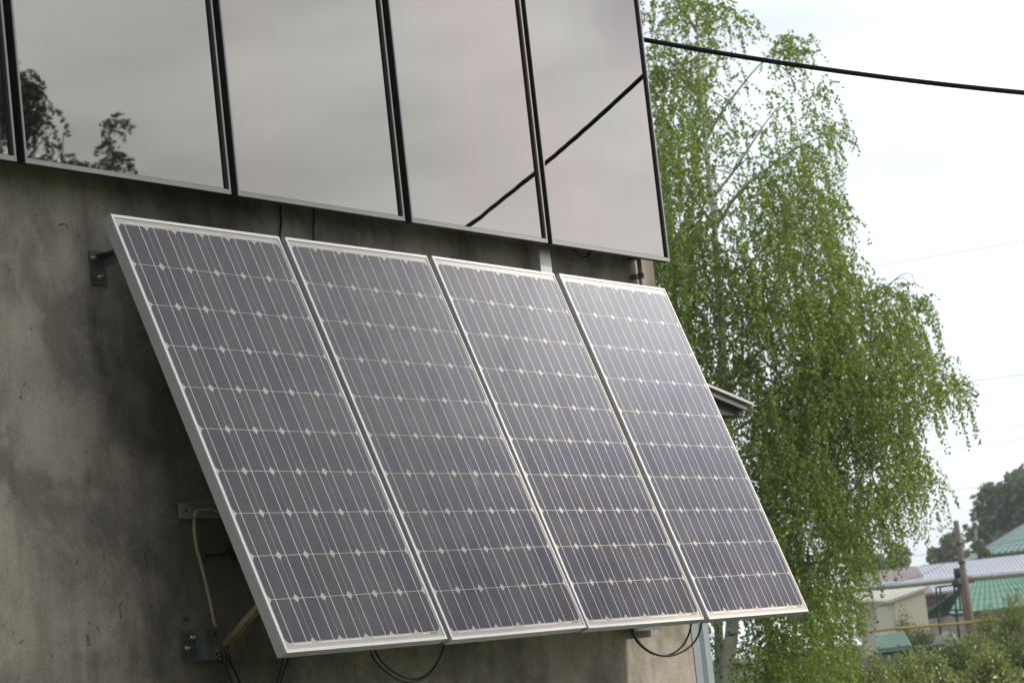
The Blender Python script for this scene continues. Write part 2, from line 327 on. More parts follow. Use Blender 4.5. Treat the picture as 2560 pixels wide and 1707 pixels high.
# thin-film glass panels of the facade row
HF = 1.5; DF = .035
fx = [(5.864,6.9715),(7.0167,8.1558),(8.2003,9.3288),(9.3815,10.4807),(10.5229,11.6424)]
flab = ['dark glass facade panel cut by the left picture edge, mostly mirroring foliage',
        'dark glass facade panel mirroring two small leafy treetops above the first tilted solar panel',
        'dark glass facade panel mirroring only grey cloud, left of the reflected cable',
        'dark glass facade panel mirroring the lower end of the black cable',
        'dark glass facade panel at the building corner mirroring the upper cable']
for i, (a, b_) in enumerate(fx):
    wd = b_-a
    basis = Matrix.Rotation(math.radians([0,.0,.02,-.03,.02][i]), 3, 'X') @ Matrix.Rotation(math.radians([0,0,.03,-.02,.02][i]), 3, 'Z')
    t = thing('facade_panel', flab[i], 'solar panel', (a, YF, ZF), 'thin-film panels in a row on the facade', basis=basis)
    fl = .017; ft = .009
    m1 = MB(); m1.box((ft*.6, .012, fl*.6), (wd-ft*.6, .020, HF-fl*.6)); m1.build('glass', M_film, t)
    f_ = MB()
    f_.box((0, 0, 0), (ft, .004, HF)); f_.box((wd-ft, 0, 0), (wd, .004, HF))
    f_.box((ft, .0005, .0), (wd-ft, .0044, fl)); f_.box((ft, .0005, HF-fl), (wd-ft, .0044, HF))
    f_.box((.0003, .0045, 0.0003), (ft-.0003, DF, HF-.0003), 1); f_.box((wd-ft+.0003, .0045, .0003), (wd-.0003, DF, HF-.0003), 1)
    f_.box((ft, .0046, .0005), (wd-ft, DF-.001, fl-.0005), 1); f_.box((ft, .0046, HF-fl+.0005), (wd-ft, DF-.001, HF-.0005), 1)
    f_.build('frame', [M_dframe, M_blackrail], t)  # black sides put the shade of the gaps into the frame colour
    c = MB()                                             # rubber seal line with joints, between glass and bottom profile
    q = [ft+.001] + sorted(random.uniform(.2,.9)*wd for _ in range(2)) + [wd-ft-.001]
    for u0, u1 in zip(q[:-1], q[1:]): c.box((u0+.004, .003, fl+.0002), (u1-.004, .0118, fl+.0022))
    c.box((wd-ft-.007, .003, fl), (wd-ft-.0004, .0118, HF-fl)); c.build('seal', M_blackrail, t)
    bk = MB(); bk.box((.06, .0215, .06), (wd-.06, .030, HF-.06)); bk.box((wd*.42, .0305, HF*.75), (wd*.58, .05, HF*.83)); bk.build('back_plate', M_blackrail, t)
for i in range(5):                                       # black posts behind the joints, with strips added to block sun through the gaps
    xa = (fx[i][1] + (fx[i+1][0] if i < 4 else fx[i][1]+.02))/2
    o = MB(); o.box((xa-.045, YF+DF+.001, ZF+.004), (xa+.045, YF+DF+.006, ZF+HF+.1)); o.box((xa-.020, YF+DF+.0065, ZF+.085), (xa+.020, YW, ZF+HF+.1)) if i < 4 else o.box((xa-.10, YF+DF+.004, ZF+.03), (xa-.05, YW, ZF+HF+.1))
    tag(o.build('mounting_rail', M_blackrail), ['black vertical rail in the first joint of the facade panels from the left',
        'black vertical rail in the facade joint above the first tilted solar panel', 'black vertical rail in the facade joint above the second tilted solar panel',
        'black vertical rail in the facade joint crossed by the reflected cable', 'black vertical rail behind the facade panel at the building corner'][i], 'rail', 'rails behind the facade panels')

# ------------------------------------------------------------------ tilted solar modules
W0, H0, DP = .99, 1.64*1.0081, .042
PB = [(7.42758,.00044,.00613,.00772,-.00028),(8.43838,-.00204,-.00723,.00212,-.00255),(9.44794,-.00092,-.01905,-.00215,.00572),(10.45733,-.00815,-.03690,-.00344,.00428)]
Y0p, Z0p, ALP = 5.828830, 1.702856, .332856
def pose(i):
    X, dz, dy, da, ro = PB[i]; a = ALP+da
    d = Vector((0, -math.sin(a), -math.cos(a))); ex = Vector((1,0,0))
    U = ex*math.cos(ro)+d*math.sin(ro); D = -ex*math.sin(ro)+d*math.cos(ro)
    o = Vector((X, Y0p+dy, Z0p+dz)); z = -D; y = z.cross(U)
    return o + D*H0, Matrix((U, y, z)).transposed()
org, bas = pose(0)
plab = ['tilted solar panel nearest the camera, showing its grey frame side over the stained wall',
        'second tilted solar panel from the left, with a small smear on its glass',
        'third tilted solar panel from the left, between the smeared one and the outermost',
        'tilted solar panel farthest right, in front of the birch']
sp0 = thing('solar_panel', plab[0], 'solar panel', org, 'four tilted solar panels in a row', basis=bas)
fw, fd = .011, .035
fr = MB()
# side members with fine grooves, mitred look: left, right
for (x0, x1) in ((0, fw), (W0-fw, W0)): fr.box((x0, 0, 0), (x1, .0062, H0))
fr.box((fw, 0, 0), (W0-fw, .0062, fw)); fr.box((fw, 0, H0-fw), (W0-fw, .0062, H0))
ng = 6
for q in range(ng):                                       # grooved web of the profile
    y0 = .0062 + q*(DP-.0062)/ng; y1 = .0062 + (q+1)*(DP-.0062)/ng; ins = .0008 if q % 2 == 0 else 0.0
    y1 -= .0001
    fr.box((ins, y0, ins), (.003, y1, H0-ins), 1); fr.box((W0-.003, y0, ins), (W0-ins, y1, H0-ins), 1)
    fr.box((.003, y0, ins), (W0-.003, y1, .003)); fr.box((.003, y0, H0-.003), (W0-.003, y1, H0-ins))
fr.box((.0035, DP-.002, .0035), (fd, DP-.0002, H0-.0035)); fr.box((W0-fd, DP-.002, .0035), (W0-.0035, DP-.0002, H0-.0035))
fr.build('frame', [M_alu, M_web], sp0)
lm = MB(); lm.box((fw*.5, .0030, fw*.5), (W0-fw*.5, .0058, H0-fw*.5)); lam = lm.build('backsheet', M_back, sp0)
CS, CG, CH = .1562, .0024, .0145; PX = CS+CG
mx0 = (W0-(6*PX-CG))/2; mz0 = (H0-(10*PX-CG))/2
ce = MB(); bu = MB(); yc, yb = .0026, .0023
for c in range(6):
    for r in range(10):
        x, z = mx0+c*PX, mz0+r*PX; h = CH
        ce.face([(x+h,yc,z),(x+CS-h,yc,z),(x+CS,yc,z+h),(x+CS,yc,z+CS-h),(x+CS-h,yc,z+CS),(x+h,yc,z+CS),(x,yc,z+CS-h),(x,yc,z+h)])
    for u in (.245, .755):
        x = mx0+c*PX+CS*u; bu.face([(x-.0017,yb,mz0-.004),(x+.0017,yb,mz0-.004),(x+.0017,yb,H0-mz0+.004),(x-.0017,yb,H0-mz0+.004)])
ce.build('solar_cells', M_cell, sp0); 
def rib(c0, u0, c1, u1, z, yy=.0019):
    a, b2 = mx0+c0*PX+CS*u0-.002, mx0+c1*PX+CS*u1+.002; bu.face([(a,yy,z),(b2,yy,z),(b2,yy,z+.0055),(a,yy,z+.0055)])
zt = H0-mz0+.004; zb = mz0-.0095
for c in (0,2,4): rib(c,.245,c+1,.755,zt)
rib(0,.245,0,.9,zb); rib(1,.245,2,.755,zb); rib(3,.245,4,.755,zb); rib(5,.245,5,.5,zb)
bu.build('ribbons', M_bus, sp0)
tp = MB(); a = mx0+5*PX+CS*.53; tp.face([(a,.0017,zb-.001),(a+.05,.0017,zb-.001),(a+.05,.0017,zb+.0065),(a,.0017,zb+.0065)]); tp.build('tape', M_tan, sp0)
jb = MB(); jb.box((W0/2-.06, .0065, H0-.22), (W0/2+.06, .032, H0-.10)); jb.build('junction_box', M_black, sp0)
def dup(o, parent=None):
    c = o.copy(); S.collection.objects.link(c)
    if parent is not None: c.parent = parent
    for ch in [x for x in bpy.data.objects if x.parent == o]: dup(ch, c)
    return c
for i in (1,2,3):
    o_, b_ = pose(i); c = dup(sp0); M = Matrix.Translation(o_) @ b_.to_4x4(); c.matrix_world = M; c['label'] = plab[i]; ROOTS[c.name] = M

# smear on the second module
M_smear = mat('dried_smear', (.75,.75,.75), .6); B(M_smear).inputs['Alpha'].default_value = .28
sm_ = bpy.data.objects[sp0.name]; ch1 = [o for o in bpy.data.objects if o.get('label') == plab[1]][0]
o = MB(); rs_ = random.Random(4)
for k_ in range(9):
    cx_, cz_ = .63+rs_.uniform(-.007,.007), .66+rs_.uniform(-.03,.04); h_ = rs_.uniform(.015,.045); ww = rs_.uniform(.0012,.0035)
    o.face([(cx_-ww,.0015-k_*.00002,cz_-h_),(cx_+ww*.3,.0015-k_*.00002,cz_-h_*1.1),(cx_+ww,.0015-k_*.00002,cz_+h_),(cx_-ww*.2,.0015-k_*.00002,cz_+h_*1.1)])
o.build('smear', M_smear, ch1)
# ------------------------------------------------------------------ supports between wall and modules
def pl(px, py, i):                                        # photo point on the plane of module i
    o_, b_ = pose(i); nrm = b_.col[1]; d = ray(px, py); return d*(o_.dot(nrm)/d.dot(nrm))
def onback(px, py, off=DP+.012):
    o_, b_ = pose(0); nrm = b_.col[1]; o_ = o_+nrm*off; d = ray(px, py); return d*(o_.dot(nrm)/d.dot(nrm))
A_, Bs = pose(0); nb = Bs.col[1]; zb_ = Bs.col[2]
for (h, lb) in ((1.40,'upper galvanised rail running behind all four tilted panels'), (.28,'lower galvanised rail running behind all four tilted panels')):
    p0 = A_ + zb_*h + nb*(DP+.075) + Vector((.45,0,0)); p1 = p0 + Vector((3.4,-.05,0))
    o = MB(); o.bar(p0, p1, .038, .038, up=nb); tag(o.build('support_rail', M_zinc), lb, 'rail')

def bracket_plate(name, label, x0, z0, x1, z1, bolts, holes, arm=None, material=None, y=.008, grp=None, extra=None):
    t = thing(name, label, 'bracket', ((x0+x1)/2, YW, z0), grp)
    b = MB(); b.box((x0, YW-y, z0), (x1, YW-.0005, z1))
    for (u, v_, r) in holes or []: b.tube([(u, YW-y+.002, v_), (u, YW-y-.0006, v_)], r, 10, mi=1)
    b.build('plate', [material or M_zinc, M_hole], t, True)
    for (u, v_) in bolts:
        c = MB(); c.tube([(u, YW-y+.001, v_), (u, YW-y-.010, v_)], .009, 6); c.tube([(u, YW-y-.010, v_), (u, YW-y-.020, v_)], .004, 8); c.build('bolt', M_bolt, t, True)
    if arm:
        a = MB()
        for (p, q, w1, w2) in arm: a.bar(p, q, w1, w2)
        a.build('arm', material or M_zinc, t, True)
    if extra: extra(t)
    return t
# top-left angle bracket
u0, u1 = 7.515, 7.60; z0, z1 = 1.495, 1.615
bracket_plate('angle_bracket', 'dark angle bracket with two bolts holding the top of the nearest tilted panel', u0, z0, u1, z1,
   [(7.525,1.588),(7.552,1.521)], None, arm=[((7.59, YW-.008, 1.585), (7.60, 5.895, 1.60), .006, .05), ((7.545, YW-.03, 1.60),(7.60, YW-.03,1.605), .05,.006)], material=M_zinc)
# middle channel on the wall
t = thing('steel_channel', 'pale steel channel lying level on the wall left of the nearest tilted panel', 'channel', (7.9, YW, .68))
c = MB(); xa, xb = 7.885, 8.75; za, zb2 = .672, .726
c.box((xa, YW-.010, za), (xb, YW-.006, zb2)); c.box((xa+.03, YW-.030, zb2-.002), (xb, YW-.0105, zb2+.0005)); c.box((xa+.03, YW-.030, za-.0005), (xb, YW-.0105, za+.002))
c.build('channel', M_channel, t, True)
c = MB(); c.tube([(7.922, YW-.009, .700), (7.922, YW-.0107, .700)], .0055, 12); c.build('hole', M_hole, t, True)
# cream cable from channel to lower plate
pts = [onY(*q, YW-.02) for q in ((505,1177),(480,1170),(455,1172),(447,1185),(446,1215),(451,1255),(466,1312),(480,1370),(490,1420),(496,1440))]
o = MB(); o.tube(catmull(pts, 5), .0062, 8); tag(o.build('cream_cable', M_cream), 'cream cable hanging from the steel channel down to the perforated plates', 'cable')
# lower-left perforated plates
def pq(px, py, Y=YW): p = onY(px, py, Y); return p.x, p.z
(ax, az_), (bx, bz) = pq(412,1455), pq(452,1509)
holes = []
for u in (.15,.4,.65,.88):
    for v_ in (.08,.25,.72,.9): holes.append((7.826+u*.10, .166+v_*.098, .0022))
bracket_plate('perforated_plate', 'perforated steel plate bolted flat to the wall below the cream cable', 7.822, .163, 7.935, .266, [(7.882,.248),(7.845,.212)], holes)
holes = []
x0, x1 = 7.905, 8.075; z0, z1 = .163, .27
for u in (.12,.42,.62,.85):
    for v_ in (.1,.2,.8,.9): holes.append((x0+u*(x1-x0), z0+v_*(z1-z0), .0022))
holes += [(x0+.055, z0+.088, .0065), (x0+.055, z0+.018, .0065)]
t = thing('junction_bracket', 'box-shaped perforated steel bracket overlapping the flat plate at the wooden strut', 'bracket', (7.95, YW, .163))
c = MB(); c.box((x0, YW-.055, z0), (x1, YW-.050, z1)); c.box((x0, YW-.0495, z0+.0003), (x0+.004, YW-.009, z1-.0003)); c.box((x1-.004, YW-.0495, z0+.0003), (x1, YW-.0095, z1-.0003)); 
for (u, v_, r) in holes: c.tube([(u, YW-.052, v_), (u, YW-.0556, v_)], r, 10, mi=1)
c.build('plate', [M_zinc, M_hole], t, True)
c = MB(); c.tube([(x1-.03, YW-.054, z0+.057), (x1-.03, YW-.066, z0+.057)], .0085, 6); c.build('bolt', M_bolt, t, True)
# wooden strut from the bracket up to the panel rail
pA = Vector((8.06, YW-.03, .20)); pB = A_ + zb_*.30 + nb*(DP+.05) + Vector((.62,0,0))
pa = onY(515,1484, YW-.035); 
d_ = ray(592,1396); pb = d_*(pa.x/d_.x)*1.0
o = MB()
pb = ray(592,1396); o_, b0_ = pose(0); nn0 = b0_.col[1]; oo = o_+nn0*.10; pb = pb*(oo.dot(nn0)/pb.dot(nn0))
o.bar(pa, pa+(pb-pa)*1.06, .022, .022); tag(o.build('wooden_strut', M_wood), 'pale diagonal wooden strut from the box-shaped bracket to the nearest tilted panel', 'strut')
# dark clip behind the frame
p = onY(534,1268, YW-.12); o = MB(); o.bar(p+Vector((-.012,0,.022)), p+Vector((.03,0,-.02)), .03, .03); o.bar(p+Vector((.0,.0,.0)), p+Vector((.0,.118,.0)), .012, .012)
tag(o.build('clip', M_black), 'small black clip peeping out left of the nearest panel frame', 'clip')
# lower right bracket
t = thing('slotted_bracket', 'dark slotted steel bracket under the third tilted panel on the sunlit wall', 'bracket', (11.25, YW, .12))
c = MB()
a, b2 = onY(1452,1440, YW-.0), onY(1504,1450, YW-.02)
c.box((11.10, YW-.05, .123), (11.375, YW-.045, .165)); c.box((11.10, YW-.045, .161), (11.375, YW-.001, .165)); c.box((11.10,YW-.20,.158),(11.16,YW-.0505,.163)); 
for u in (11.13,11.18,11.23,11.30,11.352): c.tube([(u, YW-.047, .145), (u, YW-.0508, .145)], .004, 8, mi=1)
c.build('plate', [M_zinc, M_hole], t, True)
o = MB(); o.box((11.07, YW-.26, .14), (11.10, YW-.001, .20)); o.bar((11.085, YW-.25, .17), (11.085, 5.40, .34), .03, .03)
tag(o.build('steel_strut', M_dsteel), 'dark steel arm reaching from the wall to the back of the tilted panels at right', 'strut')
# pale support post under the facade
pA = onY(1213,556, YW-.03); pB = onY(1243,556, YW-.03)
o = MB(); X0_, X1_ = 10.60, 10.70
o.box((X0_, YW-.060, .9), (X0_+.004, YW-.001, 1.90)); o.box((X0_+.0045, YW-.060, .9), (X1_, YW-.055, 1.90)); o.box((X1_-.004, YW-.0545, .9), (X1_, YW-.001, 1.90))
tag(o.build('support_post', M_alu), 'pale aluminium post on the wall between facade panels and third tilted panel', 'post')
# grey corrugated conduit and its clamp, right end of the facade
t = thing('conduit', 'grey ribbed conduit running down from the facade corner panel', 'conduit', (11.6, YW, 1.2))
xx, yy = 11.60, YW-.035
zz = [1.95 - i*.0045 for i in range(190)]
c = MB(); c.tube([(xx, yy, z) for z in zz], [(.0125 if i % 2 else .0105) for i in range(len(zz))], 10); c.build('tube', M_grey_cond, t, True)
c = MB(); c.box((xx-.045, yy+.002, 1.778), (xx-.012, YW, 1.80)); c.tube([(xx, yy, 1.782), (xx, yy, 1.806)], .0155, 12); c.build('clamp', M_dsteel, t, True)

def cable(pts, r, label, mt=None, name='cable', grp=None, n=8, seg=6):
    o = MB(); o.tube(catmull(pts, seg), r, n); return tag(o.build(name, mt or M_black), label, 'cable', grp)
Yl = 5.42
cable([onY(*q, Yl) for q in ((846,1480),(858,1510),(880,1536),(905,1554),(932,1565),(962,1562),(985,1549),(1004,1522),(1018,1490),(1024,1470))], .0042, 'lower strand of the black cable loop hanging under the second tilted panel', grp='cable loop under the second panel')
cable([onY(*q, Yl+.02) for q in ((856,1480),(870,1508),(890,1530),(912,1546),(940,1557),(965,1556),(990,1540),(1010,1510),(1026,1470))], .0042, 'upper strand of the black cable loop hanging under the second tilted panel', grp='cable loop under the second panel')
cable([onY(*q, 5.55) for q in ((1450,1440),(1458,1460),(1475,1482),(1500,1499),(1530,1506),(1558,1500),(1585,1484),(1604,1458),(1612,1425))], .0042, 'right strand of the black cable loop over the sunlit wall and downpipe', grp='cable loop at the right')
cable([onY(*q, 5.57) for q in ((1447,1440),(1456,1462),(1474,1484),(1498,1500),(1526,1505),(1550,1497),(1571,1478),(1584,1450),(1588,1425))], .0042, 'left strand of the black cable loop over the sunlit wall and downpipe', grp='cable loop at the right')
cable([onY(*q, 5.75) for q in ((520,1490),(530,1520),(543,1545),(560,1590))], .005, 'black cable with a plug hanging below the box-shaped bracket, right strand', grp='plugged cables')
cable([onY(*q, 5.76) for q in ((505,1490),(516,1520),(527,1547),(540,1590))], .005, 'black cable with a plug hanging below the box-shaped bracket, left strand', grp='plugged cables')
for (q0, q1, lb) in (((518,1485),(527,1512),'black cable plug just right of the box-shaped bracket'), ((503,1508),(512,1520),'black cable plug just under the box-shaped bracket')):
    a, b2 = onY(*q0, 5.745), onY(*q1, 5.745); o = MB(); o.tube([a, a+(b2-a)*.1, a+(b2-a)*.9, b2], [.006,.011,.012,.007], 8); tag(o.build('cable_plug', M_black), lb, 'plug')
cable([onY(*q, 5.55) for q in ((665,1495),(660,1520),(650,1550),(640,1590))], .0045, 'right one of two black cables dropping under the nearest panel corner', grp='cables under the nearest panel')
cable([onY(*q, 5.56) for q in ((653,1495),(648,1520),(641,1550),(630,1590))], .0045, 'left one of two black cables dropping under the nearest panel corner', grp='cables under the nearest panel')
cable([onY(*q, YW-.01) for q in ((646,455),(644,485),(646,510),(643,545),(645,580))], .0045, 'thin black cable dropping between facade and first tilted panel')
cable([onY(*q, YW-.01) for q in ((719,470),(721,500),(720,530),(722,570))], .004, 'thin black cable dropping between facade and second tilted panel')
cable([onY(*q, YW-.06) for q in ((1300,565),(1318,574),(1335,590),(1345,592),(1356,580),(1358,566))], .006, 'short black cable loop peeping out under the corner facade panel')
cable([onY(*q, YW-.05) for q in ((864,500),(868,514),(876,518),(884,512),(886,500))], .0022, 'tiny yellow wire loop under the middle facade panel', mat('yellow_wire', (.5,.4,.03), .5))
p = onY(136,517, YW); o = MB(); o.tube(catmull([p+Vector((0,.002,0)), p+Vector((0,-.02,0)), p+Vector((.006,-.028,-.004)), p+Vector((.009,-.026,-.016))],4), .0022, 6); tag(o.build('wall_hook', M_dsteel), 'small dark hook in the shaded wall left of the nearest panel', 'hook')

# ------------------------------------------------------------------ overhead black conduit cable
cp_ = [(11.812, 6.36, 3.1342), (11.885, 6.1, 3.0357), (12.0026, 5.845, 2.9434), (12.1144, 5.6, 2.8585), (12.2497, 5.3, 2.7598), (12.3834, 5.0, 2.6668), (12.5154, 4.7, 2.5795), (12.6456, 4.4, 2.498), (12.7742, 4.1, 2.4221), (12.9848, 3.6, 2.3084), (13.2313, 3.0, 2.193), (13.7313, 1.8, 2.023), (14.5313, -0.4, 1.943), (15.831299999999999, -3.2, 2.093), (17.4313, -6.8, 2.793)]
cc = catmull(cp_, 40)
# even ribs along its length
ds = 0; rib_pts = [cc[0]]; 
for a, b2 in zip(cc[:-1], cc[1:]):
    L_ = (b2-a).length; k = max(1, int(L_/.0035)) if a.y > 2.9 else 1
    for j in range(1, k+1): rib_pts.append(a+(b2-a)*j/k)
o = MB(); o.tube(rib_pts, [(.0124 if i % 2 else .0118) for i in range(len(rib_pts))], 8)
tag(o.build('overhead_cable', M_conduit), 'thick black ribbed cable strung from the building corner across the sky', 'cable')

# ------------------------------------------------------------------ birch
LEAF_B = leaf_mat('birch_leaf', [(0,(.105,.17,.03)), (.45,(.175,.26,.05)), (.85,(.27,.35,.095)), (.985,(.34,.40,.14)), (.99,(.4,.27,.03)), (1,(.35,.2,.02))], .45)
M_birch = mat('birch_bark', (.6,.58,.55), .8)
rr_ = noise_col(M_birch, [(.0,(.03,.028,.026)), (.36,(.04,.035,.03)), (.41,(.70,.69,.66)), (.7,(.90,.89,.87))], scale=5, detail=5, stretch=(1.2,1.2,3.5), rough=.7)
M_twig = mat('twig_bark', (.12,.085,.06), .9)
M_limb = mat('pale_limb_bark', (.34,.31,.27), .85)

def in_poly(x, y, P):
    c = False; j = len(P)-1
    for i in range(len(P)):
        if (P[i][1] > y) != (P[j][1] > y) and x < (P[j][0]-P[i][0])*(y-P[i][1])/(P[j][1]-P[i][1]+1e-12)+P[i][0]: c = not c
        j = i
    return c
from mathutils import noise as MN
def weep(poly, D, depth, nstr, leafsize, Lr, mapf, dens=None, step=.028, outward=0.0, cx=None, seed=1, holes=.0, hang=.62, wob=.35):
    """weeping twigs whose starting points fill the outline poly (photo px) at distance D; returns leaf centres and twig polylines"""
    r = random.Random(seed); xs = [p[0] for p in poly]; ys = [p[1] for p in poly]
    C = []; T = []; k = 0; tries = 0
    while k < nstr and tries < nstr*40:
        tries += 1
        x, y = r.uniform(min(xs), max(xs)), r.uniform(min(ys), max(ys))
        if not in_poly(x, y, poly): continue
        if dens and r.random() > dens(x, y): continue
        dd = r.gauss(0, .5); dd = max(-1, min(1, dd))*depth
        nval = MN.noise(Vector((x*.011, y*.008, dd*.9+seed)))
        if nval < -holes*.5+ (.0 if holes else -9): continue
        p = mapf(x, y, D+dd); k += 1
        Ln = r.uniform(*Lr); n_ = max(3, int(Ln/step)); hd = r.uniform(0, 2*math.pi)
        if cx is not None: side = 1 if x > cx(y) else -1
        else: side = r.choice((-1,1))
        d = Vector((math.cos(hd), math.sin(hd), 0))*.5 + R0*side*outward + Vector((0,0,r.uniform(.1,.7))); d.normalize()
        line = [p.copy()]; 
        for i in range(n_):
            d = (d*(1-.18) + Vector((r.uniform(-wob,wob)*.3, r.uniform(-wob,wob)*.3, -1))*.18).normalized()
            p = p + d*step; line.append(p.copy())
            for _ in range(2 if r.random() < .45 else 1):
                C.append((p.x+r.uniform(-1,1)*.02, p.y+r.uniform(-1,1)*.02, p.z+r.uniform(-1,1)*.015))
        # stop strands that leave the outline at the bottom is left to nature
        T.append(line)
    return C, T
def twig_mesh(T, r0=.0028, keep=1.0, seed=3):
    o = MB(); rr = random.Random(seed)
    for line in T:
        if rr.random() > keep: continue
        q = line[::4]+[line[-1]] if len(line) > 5 else line
        o.tube(q, [r0*(1-.6*i/len(q)) for i in range(len(q))], 3, cap=False)
    return o

DB = 30.0
bpoly = [(1380,-160),(1560,-200),(1640,-120),(1700,30),(1690,70),(1650,85),(1660,170),(1715,185),(1745,110),(1800,85),(1845,90),(1845,150),(1870,200),(1895,240),(1865,265),(1915,295),(1915,335),(1880,350),(1890,400),(1905,470),(1945,500),(1930,560),(1950,620),(1985,665),
         (2020,720),(2010,670),(2060,665),(2110,690),(2115,740),(2100,780),(2150,830),(2190,870),(2208,905),(2180,925),(2150,900),(2120,930),(2090,960),(2070,1000),(2120,1045),(2130,1110),(2090,1130),(2075,1150),(2040,1170),(2005,1215),(2000,1270),(1970,1310),(1950,1340),(1945,1375),(1965,1390),(1925,1460),(1910,1560),(1400,1700),(1380,900)]
def bdens(x, y):
    d = 1.0
    if y < 120: d = .34
    elif y < 300: d = .46
    elif y < 520: d = .66
    elif y < 700: d = .8
    if x > 1990: d *= .62
    if x > 1930 and y > 1180: d *= .5
    if x > 1730 and y < 260: d *= .55
    if 1660 < x < 1760 and y < 400: d *= .22
    if x > 1700 and 260 < y < 420: d *= .7
    if 1640 < x < 1760 and 400 < y < 600: d *= .7
    if x < 1600 and y < 120: d *= .8
    if x < 1460: d *= .45
    if y > 1050 and x < 1930: d *= 1.0
    if y < 700: d *= .88
    if 1600 < x < 1712 and y > 1150: d *= .03
    if 1600 < x < 1690 and 650 < y < 900: d *= .6
    return d
def mapn(x, y, D): return at(x, y, D)
root_p = at(1668, 1568, DB); root_p.z = G0
bt_ = thing('birch_tree', 'tall weeping birch with white trunk and hanging green foliage beside the building', 'tree', tuple(root_p))
tr1 = [at(*q, DB) for q in ((1672,1568),(1674,1500),(1682,1430),(1684,1250),(1672,1020),(1661,870),(1658,760),(1647,620),(1640,500),(1626,380),(1616,260),(1608,170),(1601,60),(1592,-60),(1588,-150))]
tr1 = [Vector((root_p.x+.02, root_p.y, G0-.1))] + tr1
o = MB(); pts = catmull(tr1, 5); o.tube(pts, [.088*(1-i/len(pts))**1.25+.005 for i in range(len(pts))], 10); o.build('trunk', M_birch, bt_, True)
tr2 = [at(*q, DB+.3) for q in ((1656,1580),(1652,1490),(1650,1440),(1640,1250),(1610,1000),(1570,800),(1540,600),(1530,420))]
tr2 = [Vector((root_p.x-.06, root_p.y+.2, G0-.1))] + tr2
o = MB(); pts = catmull(tr2, 5); o.tube(pts, [.062*(1-i/len(pts))**.8+.006 for i in range(len(pts))], 9); o.build('trunk', M_birch, bt_, True)
limbs = [((1618,330),(1650,270),(1690,215),(1730,165),(1775,120)), ((1640,450),(1680,400),(1720,340),(1760,280),(1800,230)), ((1645,520),(1700,440),(1780,375),(1850,330),(1900,310)),
         ((1655,700),(1720,610),(1790,540),(1870,500),(1930,520)), ((1658,760),(1700,720),(1740,650),(1800,600)), ((1664,880),(1710,830),(1775,790),(1850,740),(1930,690)),
         ((1668,900),(1720,860),(1790,830)), ((1672,1000),(1760,940),(1850,880),(1950,820),(2040,760),(2090,720)), ((1675,1060),(1780,1030),(1880,980),(2000,900),(2100,870),(2180,890)),
         ((1680,1150),(1780,1120),(1900,1080),(2000,1050),(2080,1040)), ((1684,1250),(1780,1200),(1890,1170),(2000,1140)), ((1684,1330),(1790,1300),(1900,1290),(2000,1300)),
         ((1600,90),(1640,50),(1675,40)), ((1612,230),(1560,160),(1510,120)), ((1640,520),(1570,420),(1520,350)), ((1600,70),(1560,20),(1510,30)), ((1655,720),(1590,640),(1540,610)), ((1940,760),(2000,700),(2040,680),(2095,700))]
rl = random.Random(5); LB = MB(); LB2 = MB()
for q in limbs:
    d0 = rl.uniform(-.8, .8)
    P_ = [at(x, y, DB + d0*i/(len(q)-1)) for i, (x, y) in enumerate(q)]; c_ = catmull(P_, 5)
    LB.tube(c_, [.020*(1-.78*i/len(c_)) for i in range(len(c_))], 5)
    for _ in range(4):
        i = rl.randrange(3, max(5, int(len(c_)*.6))); p = c_[i]; e = p + Vector((rl.uniform(-.3,.3), rl.uniform(-.4,.4), rl.uniform(-.1,.25)))
        LB2.tube(catmull([p, (p+e)/2+Vector((0,0,.08)), e, e+Vector((rl.uniform(-.1,.1),0,-.35))], 3), [.007,.0065,.006,.0055,.005,.0045,.004,.0035,.003,.003], 4, cap=False)
LB.build('limbs', M_limb, bt_, True); LB2.build('branches', M_twig, bt_, True)
C1, T1 = weep(bpoly, DB, 1.6, 8800, .045, (.25,.85), mapn, bdens, outward=.25, cx=lambda y: 1650, seed=11, holes=.35)
edge = [(2010,675,12),(2060,670,14),(2100,700,16),(2150,835,10),(2195,880,16),(2110,1060,16),(2120,1110,10),(1915,300,14),(1925,480,10),(1890,210,12),(1690,45,14),(1800,100,24),(1840,110,16),(1760,120,8),(1940,600,10),(1550,60,10),(1600,10,26),(1530,170,26),(2150,900,20),(2080,780,20),(2040,740,16),(1650,20,14),(1600,120,16)]
C2 = []; T2 = []
for (x, y, n_) in edge:
    q = [(x-22,y-22),(x+22,y-22),(x+22,y+22),(x-22,y+22)]
    c_, t_ = weep(q, DB, .4, n_, .045, (.15,.5), mapn, outward=.3, cx=lambda y: 1650, seed=x+y, wob=.5); C2 += c_; T2 += t_
CC = np.array(C1+C2); print('birch leaves', len(CC))
quads_obj('crown', leaves(CC, .033, .55, .85), 4, LEAF_B, bt_, offset=root_p)
twig_mesh(T1+T2, .0022, .55).build('twigs', M_twig, bt_, True)

